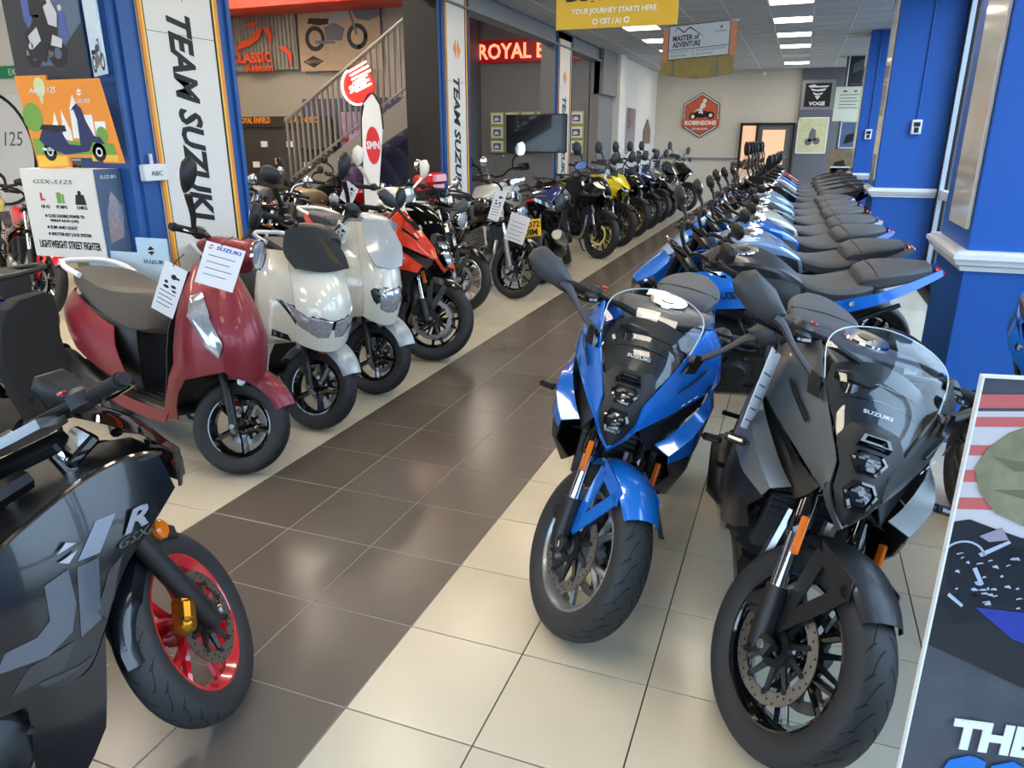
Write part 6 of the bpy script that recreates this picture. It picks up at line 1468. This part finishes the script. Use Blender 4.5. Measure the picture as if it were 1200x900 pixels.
f0 = Fr((-2.885, 18.95, 1.60), (0, 1, 0), (0, 0, 1)); f1 = Fr((-2.885, 19.0, 1.6), (0, 1, 0), (0, 0, 1)); o = MB().prism([(0, 0), (.9, 0), (.9, .34), (.45, .62), (0, .34)], f1, 0, .02).build('pointed_plaque', mat('bronze_plaque', (126, 112, 96), .5, var=.3, scale=30)); tag(o, 'pointed bronze plaque on the white side wall', 'plaque')
o = MB().prism(rect(0, 0, .95, 1.06), Fr((-2.885, 16.85, 1.36), (0, 1, 0), (0, 0, 1)), 0, .02).build('wall_mirror', mat('mirror_glass', (190, 190, 210), .08, metal=.9, var=.03)); tag(o, 'tall narrow mirror on the white side wall', 'mirror')
t = thing('security_camera', 'small white security camera where back wall meets ceiling', 'camera', (-.05, 20.66, 3.38)); MB().box((0, -.04, 0), (.1, .1, .1), bv=.02).build('camera_body', WHITEG, t)
# ---- chair, plinths, cards
t = thing('office_chair', 'black padded chair at the left edge beside the dark race motorcycle', 'chair', (-2.18, .80, -.06), 3.5)
b = []
for zz, w_, x_ in ((.50, .36, -.02), (.62, .42, .0), (.80, .44, .03), (.94, .42, .01), (1.02, .34, -.005), (1.05, .2, -.01)): b.append([(x_ + a, q * w_ / 2, zz) for a, q in ((-.03, -.9), (-.035, 0), (-.03, .9), (0, 1), (.035, .9), (.045, 0), (.035, -.9), (0, -1))])
CH = mat('black_fabric', (34, 33, 33), .9, var=.3, scale=300, bump=.4)
MB().loft([cr(q, 3, True) for q in b]).build('backrest', CH, t); MB().body([(.05, halfsec(.20, .50, .42, .03)), (.25, halfsec(.24, .50, .42, .03)), (.50, halfsec(.20, .48, .42, .03))], 3, 3).build('seat', CH, t)
for sx in (.08, .46):
    for sy in (-.2, .2): MB().tube([(sx, sy * .8, .44), (sx, sy, .06)], .014, 8).build('leg', BLACK, t)
for sy in (-.15, .15): MB().tube([(.02, sy, .46), (-.04, sy, .6)], .014, 8).build('back_frame', BLACK, t)
t = thing('plinth', 'low white plinth behind the red sport motorcycle', 'plinth', (-2.2, 6.9, 0), .3); MB().box((0, 0, .22), (.5, .42, .44), bv=.01).build('plinth_body', WHITEP, t)
t = thing('display_counter', 'white counter with a pale blue print beside the second pillar', 'counter', (-3.5, 6.72, 0), .0); MB().box((0, 0, .48), (.7, .3, .96), bv=.01).build('counter_body', WHITEP, t); MB().box((.1, -.155, .78), (.42, .006, .26)).build('blue_print', SKYB, t)
# price cards hung on the handlebars
def hung(label, bl, r_, u_, title=None, pics=True, lines=4):
    r_ = np.array(r_, float); u_ = np.array(u_, float); w_, h_ = np.linalg.norm(r_), np.linalg.norm(u_); f = Fr(bl, r_ / w_, u_ / h_); f.n = f.n / np.linalg.norm(f.n)
    o = price_card(label, f, w_, h_, title, pics, lines=lines)
    MB().tube([f(w_ * .4, h_ * .97, .002), f(w_ * .45, h_ * 1.08, .0), f(w_ * .5, h_ * 1.2, -.03)], .0025, 5, m=3).build('card_string', BLACK, o)
    return o
hung('narrow white price card with small pictures hanging on the maroon scooter', (-1.766, 1.128, 0.900), (0.125, 0.000, -0.049), (0.198, -0.062, 0.252))
hung('wide white price card with blue heading hanging on the maroon scooter', (-1.432, 1.089, 1.055), (0.211, 0.000, -0.037), (0.102, 0.000, 0.193), 'SUZUKI', False)
hung('small white price card between the two white scooters', (-1.742, 2.6, 1.025), (.082, 0, -.041), (.112, 0, .148))
hung('narrow white price card on the black classic motorcycle by the aisle', (-1.88, 5.7, .90), (.122, 0, -.03), (.105, 0, .30))
hung('larger white price card on the black classic motorcycle by the aisle', (-1.744, 5.835, 0.681), (0.211, 0.000, -0.062), (0.088, 0.000, 0.283), None, False, 5)
hung('pinkish-white card behind the white scooters', (-2.683, 4.2, 1.19), (.112, 0, -.073), (.093, 0, .152))
hung('tall price card seen nearly edge-on at the side of the dark sport motorcycle', (1.057, .60, .866), (.026, .12, -.054), (.063, 0, .252), None, False, 5)
